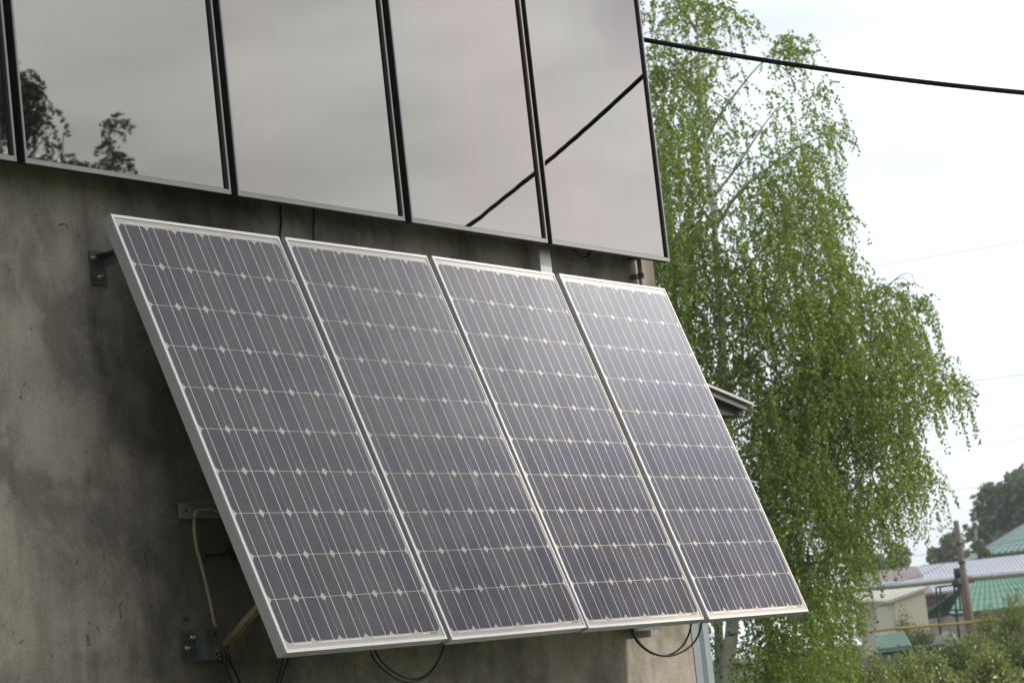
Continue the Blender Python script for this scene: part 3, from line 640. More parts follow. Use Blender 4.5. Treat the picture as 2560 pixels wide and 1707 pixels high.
# trees that stand opposite the facade; the glass mirrors them
LEAF_R = leaf_mat('shaded_birch_leaf', [(0,(.02,.035,.012)), (.6,(.04,.065,.02)), (1,(.07,.10,.03))], .12)  # darker copy of the birch leaf, backlit shade put into its colour
def mirr(x, y, D): p = at(x, y, D); return Vector((p.x, 2*YF-p.y, p.z))
def mirror_tree(label, trunk, poly, D, depth, n_, seed, extra=None, Lr=(.15,.45), dens=None):
    base = mirr(*trunk[0], D); base.z = G0
    t = thing('birch_tree', label, 'tree', tuple(base), 'birches opposite the facade')
    P_ = [Vector((base.x, base.y, G0-.1))] + [mirr(*q, D) for q in trunk]; c_ = catmull(P_, 5)
    o = MB(); o.tube(c_, [.05*(1-i/len(c_))**1.3+.003 for i in range(len(c_))], 7); o.build('trunk', M_birch, t, True)
    C_, T_ = weep(poly, D, depth, n_, .045, Lr, mirr, dens, seed=seed, holes=.3, wob=.5)
    quads_obj('crown', leaves(np.array(C_), .05, .6, .85), 4, LEAF_R, t, offset=base); twig_mesh(T_, .003, .8).build('twigs', M_twig, t, True)
mirror_tree('slender treetop mirrored alone in the second facade panel', [(255,900),(245,500),(246,400),(252,340),(262,275)],
   [(260,266),(268,266),(278,290),(275,310),(286,345),(288,370),(288,500),(232,500),(236,450),(242,400),(246,330),(252,300)], 32, .2, 85, 21, Lr=(.12,.3))
mirror_tree('crooked little treetop mirrored between the big crown and the slender one', [(150,900),(146,500),(148,400),(152,330),(158,285)],
   [(152,280),(170,280),(180,300),(178,335),(182,380),(188,500),(130,500),(134,430),(144,380),(148,340),(122,345),(122,325),(140,305)], 31, .2, 110, 22, Lr=(.12,.32))
mirror_tree('big dense birch crown mirrored across the joint at the left edge of the facade', [(-10,900),(0,500),(5,380),(12,200),(20,100)],
   [(-200,-60),(-60,-20),(0,130),(30,150),(60,165),(90,190),(85,225),(112,255),(100,290),(112,330),(100,370),(125,480),(130,620),(-300,620)], 29, 1.3, 1000, 23, Lr=(.25,.7), dens=lambda x,y: 1 if x>-60 else .5)
# a large tree out in front of the left wall (off frame), it takes the sun from the left part of the wall
def broad_tree(label, base, H, R_, lf, nl, ls, seed, group, tr=.16, name='tree', squash=.8, blobs=16, lowest=.3):
    r = random.Random(seed); t = thing(name, label, 'tree', tuple(base), group)
    b0 = Vector(base); top = b0+Vector((r.uniform(-.3,.3)*R_*.3, 0, H*.9))
    o = MB(); tk = catmull([b0-Vector((0,0,.2)), b0+Vector((r.uniform(-.1,.1),0,H*.3)), (b0+top)/2+Vector((r.uniform(-.1,.1)*R_,0,0)), top], 4)
    o.tube(tk, [tr*(1-.85*i/len(tk)) for i in range(len(tk))], 8)
    cen = []
    for i in range(blobs):
        h = H*(lowest+(1-lowest)*(i+.5)/blobs); f = (h/H-lowest)/(1-lowest); wr = R_*math.sin(math.pi*min(1,max(.12,.18+.72*f)))**.7
        a = i*2.4+r.uniform(-.5,.5); rad = wr*r.uniform(.35,.8)
        c = b0+Vector((math.cos(a)*rad, math.sin(a)*rad, h)); s_ = R_*r.uniform(.26,.42); cen.append((c, s_))
        st = b0+Vector((0,0,max(H*.22, h-R_*.5))); o.tube(catmull([st, (st+c)/2+Vector((0,0,.1*R_)), c], 3), [tr*.4,tr*.34,tr*.28,tr*.22,tr*.18,tr*.13,tr*.08], 5)
    o.build('trunk', M_limb, t, True)
    P_ = []
    per = nl//blobs
    for c, s_ in cen:
        u = rng.normal(size=(per,3)); u /= np.linalg.norm(u,axis=1)[:,None]; q = rng.uniform(0.25,1,per)**(1/2.2)
        P_.append(np.array(c)+u*(q*s_)[:,None]*np.array([1,1,squash])*rng.uniform(.85,1.25,per)[:,None])
    P_ = np.concatenate(P_)
    # sub-clumps
    k = max(40, nl//60); idx = rng.integers(0, len(P_), k); ctr = P_[idx]; P2 = ctr[rng.integers(0,k,len(P_))] + rng.normal(size=(len(P_),3))*R_*.075
    P_ = np.where(rng.random(len(P_))[:,None] < .6, P2, P_)
    quads_obj('crown', leaves(P_, ls, .3, .75), 4, lf, t, offset=b0)
    return t
LEAF_D = leaf_mat('dark_leaf', [(0,(.08,.12,.085)), (.5,(.125,.17,.115)), (1,(.18,.23,.15))], .45)
LEAF_M = leaf_mat('mid_leaf', [(0,(.08,.12,.04)), (.6,(.13,.19,.06)), (1,(.21,.27,.10))], .35)
LEAF_Y = leaf_mat('willow_leaf', [(0,(.13,.165,.055)), (.5,(.20,.245,.085)), (.85,(.30,.35,.14)), (.955,(.27,.28,.08)), (.975,(.42,.33,.03)), (1,(.45,.34,.03))], .35)
broad_tree('large leafy tree out of the picture in front of the left wall', (11.5,-3.6,G0), 12.6, 3.1, LEAF_M, 60000, .10, 91, None, .2, blobs=30, lowest=.25)

# ------------------------------------------------------------------ far side: everything below uses a frame turned to face the camera
RZ = -YAW
def far_thing(name, label, cat, x, D, z=G0, group=None):
    p = R0*x + FH*D + Vector((0,0,z)); return thing(name, label, cat, tuple(p), group, rotz=RZ)
def fw_(x, D, z): return R0*x + FH*D + Vector((0,0,z))
def lbox(mb, x0, x1, D0, D1, z0, z1, mi=0):
    mb.hexa([fw_(x0,D0,z0),fw_(x1,D0,z0),fw_(x1,D1,z0),fw_(x0,D1,z0),fw_(x0,D0,z1),fw_(x1,D0,z1),fw_(x1,D1,z1),fw_(x0,D1,z1)], mi)
def ribbed(mb, a, b2, c, d, n_, amp):         # sheet a-b (top edge) c-d (bottom edge: d below a, c below b), ribs run down the slope
    a, b2, c, d = map(Vector, (a, b2, c, d)); nrm = (b2-a).cross(d-a).normalized()
    if nrm.z < 0: nrm = -nrm
    ks = 4*n_; T_ = []; Bm = []
    for i in range(ks+1):
        f = i/ks; h = amp*(1 if (i % 4) in (1,2) else 0)
        T_.append(a+(b2-a)*f+nrm*h); Bm.append(d+(c-d)*f+nrm*h)
    for i in range(ks): mb.face([T_[i],T_[i+1],Bm[i+1],Bm[i]])
    # underside
    o_ = nrm*-.06; mb.face([a+o_, d+o_, c+o_, b2+o_]); mb.face([d, c, c+o_, d+o_]); mb.face([a, a+o_, b2+o_, b2]); mb.face([a, d, d+o_, a+o_]); mb.face([b2, b2+o_, c+o_, c])
def z7(x, y): return ((2100+x*.32326)/1.08844, (1200+y*.32326)/1.08844)      # zoom crop -> photo px
def l7(x, y, D): return loc(*z7(x, y), D)
def tile_ramp(m, c1, c2, axis=2, scale=30.):
    nq = m.node_tree.nodes; lq = m.node_tree.links; tq = nq.new('ShaderNodeTexCoord'); wv = nq.new('ShaderNodeTexWave'); wv.bands_direction = 'Z'; wv.inputs['Scale'].default_value = scale
    wv.inputs['Distortion'].default_value = .6; lq.new(tq.outputs['Object'], wv.inputs['Vector']); r = nq.new('ShaderNodeValToRGB'); r.color_ramp.elements[0].color = (*c1,1); r.color_ramp.elements[1].color = (*c2,1)
    r.color_ramp.elements[0].position = .05; r.color_ramp.elements[1].position = .35
    lq.new(wv.outputs[0], r.inputs[0]); lq.new(r.outputs[0], B(m).inputs['Base Color'])
M_roofb = mat('pinkish_brown_roof', (.34,.26,.25), .6); noise_col(M_roofb, [(.3,(.40,.33,.34)), (.7,(.50,.43,.43))], scale=1.2)
M_roofg = mat('blue_grey_roof', (.42,.45,.52), .4, .2); noise_col(M_roofg, [(.3,(.52,.55,.64)), (.7,(.62,.65,.72))], scale=.8)
M_green = mat('green_tile_roof', (.10,.30,.20), .75); tile_ramp(M_green, (.10,.23,.17), (.14,.29,.22), scale=1.5)
M_teal = mat('teal_tile_roof', (.08,.25,.22), .45); tile_ramp(M_teal, (.08,.17,.16), (.13,.25,.23), scale=1.1)
M_creamw = mat('cream_siding', (.74,.69,.58), .6); M_creamr = mat('cream_sheet_roof', (.80,.76,.66), .5)
M_greyw = mat('grey_house_wall', (.36,.31,.29), .8); noise_col(M_greyw, [(.3,(.28,.24,.22)), (.7,(.42,.37,.35))], scale=1.5)
M_win = mat('dark_window', (.05,.08,.05), .15, 0, .6)
M_pole = mat('weathered_pole', (.16,.13,.11), .85); noise_col(M_pole, [(.3,(.10,.085,.075)), (.7,(.24,.20,.17))], scale=4, stretch=(3,3,.4))
M_rust = mat('rust_post', (.22,.09,.06), .8); noise_col(M_rust, [(.3,(.15,.07,.05)), (.7,(.30,.14,.10))], scale=5)
M_pipe = mat('insulated_pipe', (.5,.53,.56), .35, .6); noise_col(M_pipe, [(.35,(.62,.65,.68)), (.65,(.76,.78,.80))], scale=.9)
M_yel = mat('yellow_gas_pipe', (.62,.42,.03), .5); noise_col(M_yel, [(.3,(.42,.29,.06)), (.7,(.55,.40,.10))], scale=1.5)
M_white = mat('white_plastic_sheet', (.7,.7,.68), .4); noise_col(M_white, [(.3,(.5,.5,.47)), (.6,(.78,.78,.76))], scale=1.6, detail=6, bump=.8, bscale=3)
M_tarp = mat('grey_tarp', (.36,.35,.31), .7); noise_col(M_tarp, [(.3,(.25,.24,.2)), (.7,(.46,.45,.41))], scale=1.6, bump=.6, bscale=3)
M_fence = mat('grey_fence', (.20,.20,.20), .8); noise_col(M_fence, [(.3,(.12,.12,.12)), (.7,(.26,.26,.27))], scale=1.2, stretch=(6,6,.5))
M_dgreen = mat('dark_green_paint', (.015,.085,.06), .5)

# long house with brown and blue-grey roof
D1 = 112.; xl, _, zr0 = l7(120,700,D1+4); xm, _, zrm = l7(715,655,D1+4); xr = l7(2300,480,D1+4)[0]
zr = zrm; ze = l7(760,868,D1)[2]
ht = far_thing('long_house', 'long low house whose roof is brown at left and blue-grey at right', 'house', (xl+xr)/2, D1)
o = MB(); lbox(o, xl+.3, xr-.3, D1+.4, D1+7.6, G0-.2, ze-.08)
o.build('wall', M_greyw, ht, True)
o = MB(); xb_ = l7(655,750,D1+2)[0]
ribbed(o, fw_(xl,D1+4,zr), fw_(xb_,D1+4,zr), fw_(xb_,D1,ze), fw_(xl,D1,ze), 26, .04); ribbed(o, fw_(xl,D1+4,zr), fw_(xb_,D1+4,zr), fw_(xb_,D1+8,ze), fw_(xl,D1+8,ze), 8, .04); o.build('roof', M_roofb, ht, True)['label'] = 'pinkish brown roof part'
o = MB(); ribbed(o, fw_(xb_,D1+4,zr+.002), fw_(xr,D1+4,zr+.002), fw_(xr,D1,ze+.002), fw_(xb_,D1,ze+.002), 60, .04); ribbed(o, fw_(xb_,D1+4,zr+.002), fw_(xr,D1+4,zr+.002), fw_(xr,D1+8,ze), fw_(xb_,D1+8,ze), 8, .04); o.build('roof', M_roofg, ht, True)['label'] = 'blue-grey corrugated roof part'
o = MB(); a0 = l7(700,935,D1+.3); a1 = l7(845,1000,D1+.3); lbox(o, a0[0], a1[0], D1+.32, D1+.38, a1[2], a0[2]); wnd = o.build('window', M_greyw, ht, True)
o = MB(); lbox(o, a0[0]+.12, a1[0]-.12, D1+.29, D1+.315, a1[2]+.1, a0[2]-.1); o.build('pane', M_win, ht, True)
o = MB(); lbox(o, xl+.3, xr-.3, D1+.15, D1+.35, ze-.45, ze-.12); o.build('eave_board', mat('dark_eave', (.09,.075,.07), .8), ht, True)

# big green tiled roof, nearer
D2 = 92.; gt = far_thing('green_roofed_house', 'low house under a wide bright green tiled roof at the right edge', 'house', l7(1300,900,D2)[0], D2)
pa, pb, pc, pd = l7(985,778,D2+4), l7(1800,705,D2+4), l7(1800,1000,D2), l7(835,1035,D2)
zt_ = (pa[2]); zb_2 = pd[2]
o = MB(); ribbed(o, fw_(pa[0],D2+4,zt_), fw_(pb[0],D2+4,zt_), fw_(pb[0]+2,D2,zb_2), fw_(pd[0],D2,zb_2), 30, .02); ribbed(o, fw_(pa[0],D2+4,zt_), fw_(pb[0],D2+4,zt_), fw_(pb[0]+2,D2+8,zb_2), fw_(pd[0],D2+8,zb_2), 8, .05); o.build('roof', M_green, gt, True)
o = MB(); lbox(o, pd[0]+.8, pb[0], D2+.6, D2+7.4, G0-.2, zb_2-.05); o.build('wall', M_greyw, gt, True)
o = MB(); lbox(o, pa[0]-.1, pb[0], D2+3.9, D2+4.1, zt_+.01, zt_+.07); o.build('ridge_cap', M_creamr, gt, True)

# teal-roofed house farther back
D3 = 150.; tt = far_thing('teal_roofed_house', 'house with a steep teal tiled roof behind the trees at the right edge', 'house', l7(1500,560,D3)[0], D3)
e0, e1 = l7(1165,560,D3), l7(1900,470,D3); pk = l7(1560,270,D3+6)
zE = e0[2]-.1; xp = (pk[0]); 
o = MB(); ribbed(o, fw_(xp-.3,D3+6,pk[2]), fw_(xp+3,D3+6,pk[2]), fw_(e1[0]+3,D3,zE), fw_(e0[0],D3,zE), 24, .06)
o.face([fw_(xp-.3,D3+6,pk[2]), fw_(e0[0],D3,zE), fw_(e0[0],D3+12,zE)]); o.face([fw_(xp+3,D3+6,pk[2]), fw_(e1[0]+3,D3+12,zE), fw_(e1[0]+3,D3,zE)]); o.face([fw_(xp-.3,D3+6,pk[2]), fw_(e0[0],D3+12,zE), fw_(e1[0]+3,D3+12,zE), fw_(xp+3,D3+6,pk[2])]); o.build('roof', M_teal, tt, True)
o = MB(); lbox(o, e0[0]+1.2, e1[0]+1, D3+.9, D3+11, G0, zE-.05); o.build('wall', M_greyw, tt, True)

# cream shed with mono-pitch roof
D4 = 86.; a_, b_c, c_c = l7(415,938,D4), l7(652,838,D4), l7(662,1090,D4)
st_ = far_thing('cream_shed', 'cream metal shed with a slanting roof and a small chimney pipe', 'shed', l7(540,1000,D4)[0], D4)
x0, z0_ = a_[0], a_[2]; x1, z1_ = b_c[0], b_c[2]; xL = l7(285,960,D4+.5)[0]; zL = l7(285,985,D4+.5)[2]
o = MB()
o.hexa([fw_(x0,D4,G0-.2),fw_(x1,D4,G0-.2),fw_(x1,D4+5,G0-.2),fw_(x0,D4+5,G0-.2),fw_(x0,D4,z0_),fw_(x1,D4,z1_),fw_(x1,D4+5,z1_),fw_(x0,D4+5,z0_)])
o.hexa([fw_(xL,D4+.5,G0-.2),fw_(x0-.005,D4+.12,G0-.2),fw_(x0-.005,D4+5,G0-.2),fw_(xL,D4+5,G0-.2),fw_(xL,D4+.5,zL),fw_(x0-.005,D4+.12,z0_-.05),fw_(x0-.005,D4+5,z0_-.05),fw_(xL,D4+5,zL)]); o.build('wall', M_creamw, st_, True)
o = MB(); bk = l7(180,888,D4+5)
ribbed(o, fw_(x0-.15,D4-.15,z0_+.03), fw_(x1+.1,D4-.15,z1_+.03), fw_(x1+.1,D4+5,z1_+.35), fw_(x0-3.4,D4+5,z0_+.55), 10, .03)
o.build('roof', M_creamr, st_, True)
o = MB(); q = l7(450,872,D4+2.5); o.tube([fw_(q[0],D4+2.5,q[2]-.5), fw_(q[0],D4+2.5,q[2]+.5)], .07, 8); o.tube([fw_(q[0],D4+2.5,q[2]-.06), fw_(q[0],D4+2.5,q[2]+.02)], .2, 8); o.build('chimney_pipe', M_dsteel, st_, True)

# small green-roofed shed low left, fence, dark green bin
D5 = 62.; q0, q1, q2, q3 = l7(270,1200,D5+1.6), l7(500,1190,D5+1.6), l7(560,1300,D5), l7(290,1315,D5)
sh = far_thing('low_shed', 'low shed with a faded green corrugated roof in the bushes', 'shed', (q2[0]+q3[0])/2, D5)
o = MB(); ribbed(o, fw_(q0[0],D5+1.6,q0[2]), fw_(q1[0],D5+1.6,q0[2]), fw_(q2[0],D5,q3[2]), fw_(q3[0],D5,q3[2]), 14, .04); o.build('roof', mat('faded_green_sheet', (.22,.36,.30), .5), sh, True)
o = MB(); lbox(o, q3[0]+.1, q2[0]-.1, D5+.2, D5+1.8, G0, q3[2]-.05); o.build('wall', M_dgreen, sh, True)
f0, f1 = l7(60,1335,60), l7(430,1330,60)
o = MB(); xx = f0[0]
while xx < f1[0]: lbox(o, xx, xx+.14, 60, 60.03, G0, f0[2]-.12+random.uniform(-.03,.03)); xx += .16
lbox(o, f0[0], f1[0], 60.035, 60.08, f0[2]-.5, f0[2]-.42); tag(o.build('plank_fence', M_fence), 'grey plank fence behind the hanging birch twigs', 'fence')
b0, b1 = l7(665,1275,70), l7(800,1345,70); tbn = far_thing('green_bin', 'dark green box half hidden by shrubs beside the low shed', 'box', (b0[0]+b1[0])/2, 70)
o = MB(); lbox(o, b0[0], b1[0], 70, 71.2, G0, b0[2]-.08); o.build('body', M_dgreen, tbn, True, bevel=.03); o = MB(); lbox(o, b0[0]-.06, b1[0]+.06, 69.9, 71.3, b0[2]-.078, b0[2]); o.build('lid', M_dgreen, tbn, True, bevel=.02)

# covered heaps
def heap(label, x0, x1, ytop, ybot, D, mt, seed, name):
    r = random.Random(seed); a, b2 = l7(x0, ybot, D), l7(x1, ybot, D); top = l7((x0+x1)/2, ytop, D)[2]; nx, ny = 26, 10; o = MB(); V = {}
    dpt = (b2[0]-a[0])*.35
    for i in range(nx+1):
        for j in range(ny+1):
            u, v_ = i/nx, j/ny; e = (math.sin(math.pi*u)**.35)*(math.sin(math.pi*v_)**.45)
            n1 = MN.noise(Vector((u*5+seed, v_*3, 0)))*.22+MN.noise(Vector((u*14, v_*8, seed)))*.1
            V[i,j] = fw_(a[0]+(b2[0]-a[0])*u, D+dpt*v_, G0-.05+(top-G0)*max(0,e*(1+n1)-.02))
    for i in range(nx):
        for j in range(ny): o.face([V[i,j],V[i+1,j],V[i+1,j+1],V[i,j+1]], smooth=False)
    return tag(o.build(name, mt), label, 'tarpaulin')
heap('white plastic sheeting heaped over something low under the yellow pipe', 1030, 1420, 1085, 1230, 74, M_white, 3, 'plastic_sheet')
heap('grey-beige tarpaulin heap left of the white sheeting', 670, 1010, 1128, 1225, 73, M_tarp, 8, 'tarpaulin')

# pipes
D6 = 80.
pt = thing('heating_pipe', 'thick silver insulated pipe crossing in front of the long house', 'pipe', tuple(fw_(l7(600,800,D6)[0],D6,G0)))
pts = [Vector(fw_(*l7(x,y,D6+dz))) for x, y, dz in ((-700,935,3),(180,833,1.6),(480,805,.8),(915,760,0),(1423,712,-1),(2100,640,-2.5))]
pp = catmull(pts, 12); o = MB(); o.tube(pp, .108, 16); o.build('pipe', M_pipe, pt, True)
for i in range(3, len(pp)-3, 2): t_ = (pp[i+1]-pp[i]).normalized(); o = MB(); o.tube([pp[i]-t_*.03, pp[i]+t_*.03], .112, 16); o.build('band', M_pipe, pt, True)
D7 = 66.
pts = [Vector(fw_(*l7(x,y,D7+dz))) for x, y, dz in ((-400,1215,2),(250,1163,1),(500,1140,.5),(900,1108,0),(1150,1082,0),(1423,1058,-.5),(2000,1010,-1))]
o = MB(); o.tube(catmull(pts, 8), .034, 10); tag(o.build('gas_pipe', M_yel), 'thin yellow gas pipe on low supports above the shrubs', 'pipe')

# utility pole and rusty pipe support
a, b2 = Vector(fw_(*l7(895,312,D6-3))), Vector(fw_(*l7(995,980,D6-3))); 
upt = thing('utility_pole', 'weathered utility pole with dark bands, standing before the silver pipe', 'pole', (b2.x+.3, b2.y, G0))
low = b2+(b2-a)*((b2.z-G0)/(a.z-b2.z)); low.z = G0-.1
o = MB(); o.tube([low, b2, a], [.115,.10,.076], 12); o.build('shaft', M_pole, upt, True)
for f in (.255, .47): p = a+(b2-a)*f; t_ = (b2-a).normalized(); o = MB(); o.tube([p-t_*.06, p+t_*.06], .094+.012*f, 12); o.build('band', M_dsteel, upt, True)
a = Vector(fw_(*l7(935,780,D6-.2))); b2 = Vector(fw_(*l7(985,1080,D6-.2))); low = b2+(b2-a)*((b2.z-G0)/(a.z-b2.z))
rp = thing('pipe_support', 'rusty red post carrying the silver pipe beside the utility pole', 'post', (low.x, low.y, G0))
o = MB(); o.tube([low, b2, a], .085, 10); o.build('post', M_rust, rp, True)
o = MB(); q = fw_(*l7(905,790,D6-.35)); o.bar(q+R0*-.15, q+R0*.5, .2, .12); o.build('saddle', M_rust, rp, True)
o = MB(); q = fw_(*l7(915,712,D6-.35)); o.tube([q-Vector((0,0,.16)), q+Vector((0,0,.12))], .14, 8); q = fw_(*l7(908,792,D6-.5)); o.tube([q-Vector((0,0,.14)), q+Vector((0,0,.12))], .10, 8); o.build('clamp', mat('dark_clamp', (.02,.035,.03), .6), rp, True)
# dark steel frame stand
ft_ = thing('steel_stand', 'open black steel frame standing left of the rusty post', 'frame', tuple(fw_(l7(850,1000,D6-2)[0], D6-2, G0)))
o = MB()
def fb_(p, q, w_=.045): o.bar(fw_(*l7(*p,D6-2)), fw_(*l7(*q,D6-2)), w_, w_)
for p, q in (((742,826),(755,985)),((742,826),(915,806)),((775,826),(783,990)),((880,815),(898,1005)),((912,808),(935,1010)),((748,920),(885,905)),((755,985),(800,1005)),((800,1003),(950,1003)),((795,1008),(890,1050)),((890,1050),(952,1042))): fb_(p, q)
lo_ = fw_(*l7(898,1005,D6-2)); o.bar(lo_, Vector((lo_.x,lo_.y,G0)), .06, .06); lo_ = fw_(*l7(755,985,D6-2)); o.bar(lo_, Vector((lo_.x,lo_.y,G0)), .06, .06)
o.build('frame', M_black, ft_, True)
# second far pole
a = Vector(fw_(*l7(1045,375,170))); b2 = Vector(fw_(*l7(1055,500,170))); low = b2+(b2-a)*((b2.z-G0)/(a.z-b2.z)); o = MB(); o.tube([low, a], [.15,.11], 8)
tag(o.build('utility_pole', M_pole), 'faint distant utility pole seen against the dark tree', 'pole')

# overhead wires
M_wire = mat('wire', (.25,.25,.25), .8, spec=.1)
wires = [((1700,664),(1945,622),(2150,588),(2352,553),(2700,490),70,.012,'topmost thin wire crossing the sky right of the birch'),
 ((1900,918),(2195,880),(2270,871),(2352,860),(2700,812),75,.012,'thin wire leaving the outermost hanging birch twigs'),
 ((1800,1040),(2110,1005),(2230,992),(2352,977),(2700,930),78,.011,'upper one of a close pair of thin wires right of the birch'),
 ((1800,1070),(2080,1040),(2200,1026),(2352,1008),(2700,962),78,.011,'lower one of a close pair of thin wires right of the birch'),
 ((1800,1170),(2080,1138),(2200,1124),(2352,1108),(2700,1068),95,.011,'thin wire running into the big dark tree at the right'),
 ((1800,1238),(2080,1222),(2140,1216),(2196,1212),(2197,1212),77,.012,'wire reaching the top of the weathered pole from the left'),
 ((1800,1290),(2080,1276),(2140,1270),(2203,1262),(2204,1262),77,.012,'wire reaching the middle of the weathered pole from the left'),
 ((2209,1262),(2230,1258),(2290,1250),(2352,1240),(2600,1200),77,.012,'wire leaving the weathered pole toward the teal-roofed house'),
 ((1980,1345),(2050,1338),(2120,1318),(2175,1290),(2206,1262),77,.012,'slack wire sagging from the weathered pole over the brown roof')]
for q in wires:
    o = MB(); o.tube(catmull([at(*p, q[5]) for p in q[:5]], 6), q[6]*.6, 5); tag(o.build('overhead_wire', M_wire), q[7], 'wire', 'thin overhead wires')

# canopy roof on the side of the building, behind the panels
YC = 9.0
q0, q1 = onY(1622,879,YC), onY(1731,925,YC)
ct = thing('canopy_roof', 'weathered little canopy roof jutting out behind the farthest tilted panel', 'canopy', (XW, YC, q0.z))
x0 = XW-.0; sl_ = (q1.z-q0.z)/(q1.x-q0.x); zc = q0.z+(x0-q0.x)*sl_; x1 = q1.x; zc1 = q1.z
o = MB(); o.hexa([(x0,YC,zc-.02),(x1,YC,zc1-.02),(x1,YC+1.3,zc1-.02),(x0,YC+1.3,zc-.02),(x0,YC,zc),(x1,YC,zc1),(x1,YC+1.3,zc1),(x0,YC+1.3,zc)]); o.build('roof_sheet', mat('pale_roof_edge', (.6,.6,.6), .5), ct, True)
o = MB(); o.hexa([(x0,YC+.02,zc-.075),(x1-.10,YC+.02,zc1-.055),(x1-.10,YC+.05,zc1-.055),(x0,YC+.05,zc-.075),(x0,YC+.02,zc-.022),(x1-.05,YC+.02,zc1-.024),(x1-.05,YC+.05,zc1-.024),(x0,YC+.05,zc-.022)]); o.build('fascia', mat('old_dark_board', (.022,.019,.018), .8), ct, True)
o = MB(); kx = 14
for i in range(kx):
    u0 = x0+(x1-.15-x0)*i/kx; u1 = x0+(x1-.15-x0)*(i+1)/kx; zz0 = zc+(u0-x0)*sl_-.066; h = random.uniform(.012,.03)
    o.hexa([(u0,YC-.01,zz0-h),(u1,YC-.01,zz0-h+sl_*(u1-u0)),(u1,YC+.015,zz0-h+sl_*(u1-u0)),(u0,YC+.015,zz0-h),(u0,YC-.01,zz0),(u1,YC-.01,zz0+sl_*(u1-u0)),(u1,YC+.015,zz0+sl_*(u1-u0)),(u0,YC+.015,zz0)])
o.build('ragged_board', M_dsteel, ct, True)
o = MB(); o.hexa([(x0,YC+.052,zc1-.12),(x1-.1,YC+.052,zc1-.095),(x1-.1,YC+1.25,zc1-.095),(x0,YC+1.25,zc1-.12),(x0,YC+.052,zc-.05),(x1-.1,YC+.052,zc1-.05),(x1-.1,YC+1.25,zc1-.05),(x0,YC+1.25,zc-.05)]); o.build('soffit', mat('grey_soffit', (.07,.07,.065), .8), ct, True)

# ------------------------------------------------------------------ far trees
def ftree(label, x, y, D, w_px, H, lf, nl, ls, seed, **k):
    p = at(*z7(x, y), D); top = p.z; base = Vector((p.x, p.y, G0)); R_ = w_px*.32326/FPX*D/2
    return broad_tree(label, base, top-G0, R_, lf, nl, ls, seed, 'trees behind the houses', max(.15,R_*.06), **k)
ftree('big spreading dark tree behind the teal roof at the right edge', 1370, -10, 175, 860, 0, LEAF_D, 17000, .42, 31, squash=.5, lowest=.15, blobs=30)
ftree('mid-size dark tree left of the weathered pole', 835, 450, 190, 380, 0, LEAF_D, 7000, .40, 32, lowest=.15, blobs=14)
ftree('low dark tree half hidden by the hanging birch twigs', 430, 500, 200, 300, 0, LEAF_D, 6000, .40, 33, lowest=.15, blobs=12)
ftree('fresh green young tree between the weathered pole and the teal roof', 1090, 460, 145, 210, 0, LEAF_M, 8000, .2, 34, lowest=.1, blobs=10)
ftree('low green tree at the middle of the roof line', 690, 560, 170, 150, 0, LEAF_M, 5000, .24, 35, lowest=.1, blobs=8)
ftree('dark tree hidden behind the left end of the brown roof', 200, 560, 190, 320, 0, LEAF_D, 6000, .40, 36, lowest=.15, blobs=12)

# ------------------------------------------------------------------ shrubs
def shrub(label, x, ytop, D, w_px, nst, lf, seed, ls=.085, per=70, group='willow shrubs on the waste ground'):
    r = random.Random(seed); p = at(*z7(x, ytop), D); H = p.z-G0; base = Vector((p.x,p.y,G0)); R_ = w_px*.32326/FPX*D/2
    t = thing('shrub', label, 'shrub', tuple(base), group); o = MB(); C_ = []
    for s_ in range(nst):
        a = r.uniform(0,6.283); rad = R_*math.sqrt(r.random()); hh = H*(1-.45*(rad/R_)**2)*r.uniform(.7,1.0)
        b0 = base+Vector((math.cos(a)*rad*.45, math.sin(a)*rad*.45, 0)); e = base+Vector((math.cos(a)*rad, math.sin(a)*rad, hh))
        c_ = catmull([b0, (b0+e)/2+Vector((r.uniform(-.1,.1),r.uniform(-.1,.1),.1)), e], 5); o.tube(c_, [.014*(1-.75*i/len(c_)) for i in range(len(c_))], 4, cap=False)
        for k in range(per):
            f = r.random()**.75; q = c_[min(len(c_)-1, int(f*(len(c_)-1)+.5))]; sd = .22*(1.15-f)+.05
            C_.append((q.x+r.gauss(0,sd), q.y+r.gauss(0,sd), max(G0+.02, q.z+r.gauss(0,.09))))
    o.build('stems', M_twig, t, True); quads_obj('foliage', leaves(np.array(C_), ls, -.25, .42), 4, lf, t, offset=base)
    return t
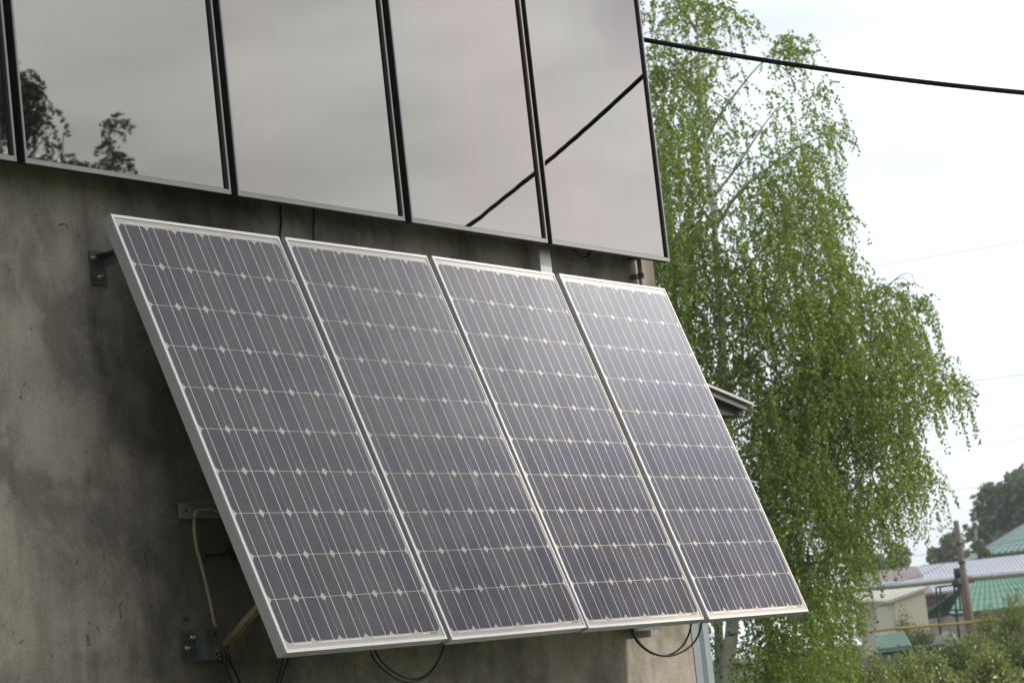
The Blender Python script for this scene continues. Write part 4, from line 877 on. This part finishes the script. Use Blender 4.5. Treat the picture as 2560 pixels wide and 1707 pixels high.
SL = ['yellow-green shrub climbing before the green roof at the right edge','yellowish shrub just right of the rusty post foot','low leafy shrub in front of the cream shed','round dark shrub between cream shed and steel stand',
      'shrub beneath the right end of the yellow pipe','pale willow shrub low in the picture, middle of the gap','tall-leaved willow right of centre at the bottom','willow shrub at the lower right corner',
      'small shrub below the low green shed','thin willow stems beside the birch foot','dense willow under the tarpaulin heap','olive shrub in front of the white sheeting','bushy willow at the bottom left of the gap']
SP = [(1330,800,62,330,60,LEAF_Y,.085),(1120,950,66,230,40,LEAF_Y,.085),(480,960,83,130,22,LEAF_M,.09),(620,1040,80,200,30,LEAF_M,.09),
      (1290,1060,66,380,44,LEAF_Y,.09),(650,1290,50,330,60,LEAF_Y,.075),(1130,1270,46,260,50,LEAF_Y,.075),(1350,1180,52,300,44,LEAF_M,.08),
      (480,1330,46,260,44,LEAF_Y,.075),(240,1290,44,200,30,LEAF_Y,.07),(870,1200,56,330,60,LEAF_M,.08),(1010,1130,60,260,46,LEAF_Y,.08),(100,1370,46,300,46,LEAF_M,.075)]
for i, (s_, lb) in enumerate(zip(SP, SL)): shrub(lb, s_[0], s_[1], s_[2], s_[3], s_[4], s_[5], 100+i, ls=s_[6], per=110)
# ground cover
C_ = []
for i in range(26000):
    D = random.uniform(38, 100); x = random.uniform(.075, .215)*D; p = fw_(x, D, G0+abs(random.gauss(0,.28))); C_.append(tuple(p))
gc = quads_obj('undergrowth', leaves(np.array(C_), .13, -.45, .3), 4, LEAF_Y); tag(gc, 'tangle of weeds and grass covering the waste ground', 'weeds', kind='stuff')

# ------------------------------------------------------------------ thin summer haze over the whole place
hz = MB(); hz.box((-300,-300,G0-1.2), (400,400,28)); hm = bpy.data.materials.new('haze'); hm.use_nodes = True
hn = hm.node_tree.nodes; hn.remove(hn['Principled BSDF']); pv = hn.new('ShaderNodeVolumePrincipled'); pv.inputs['Color'].default_value = (.93,.96,1,1); pv.inputs['Density'].default_value = .0006
pv.inputs['Anisotropy'].default_value = .3
hm.node_tree.links.new(pv.outputs[0], hn['Material Output'].inputs['Volume']); tag(hz.build('haze', hm), kind='stuff')
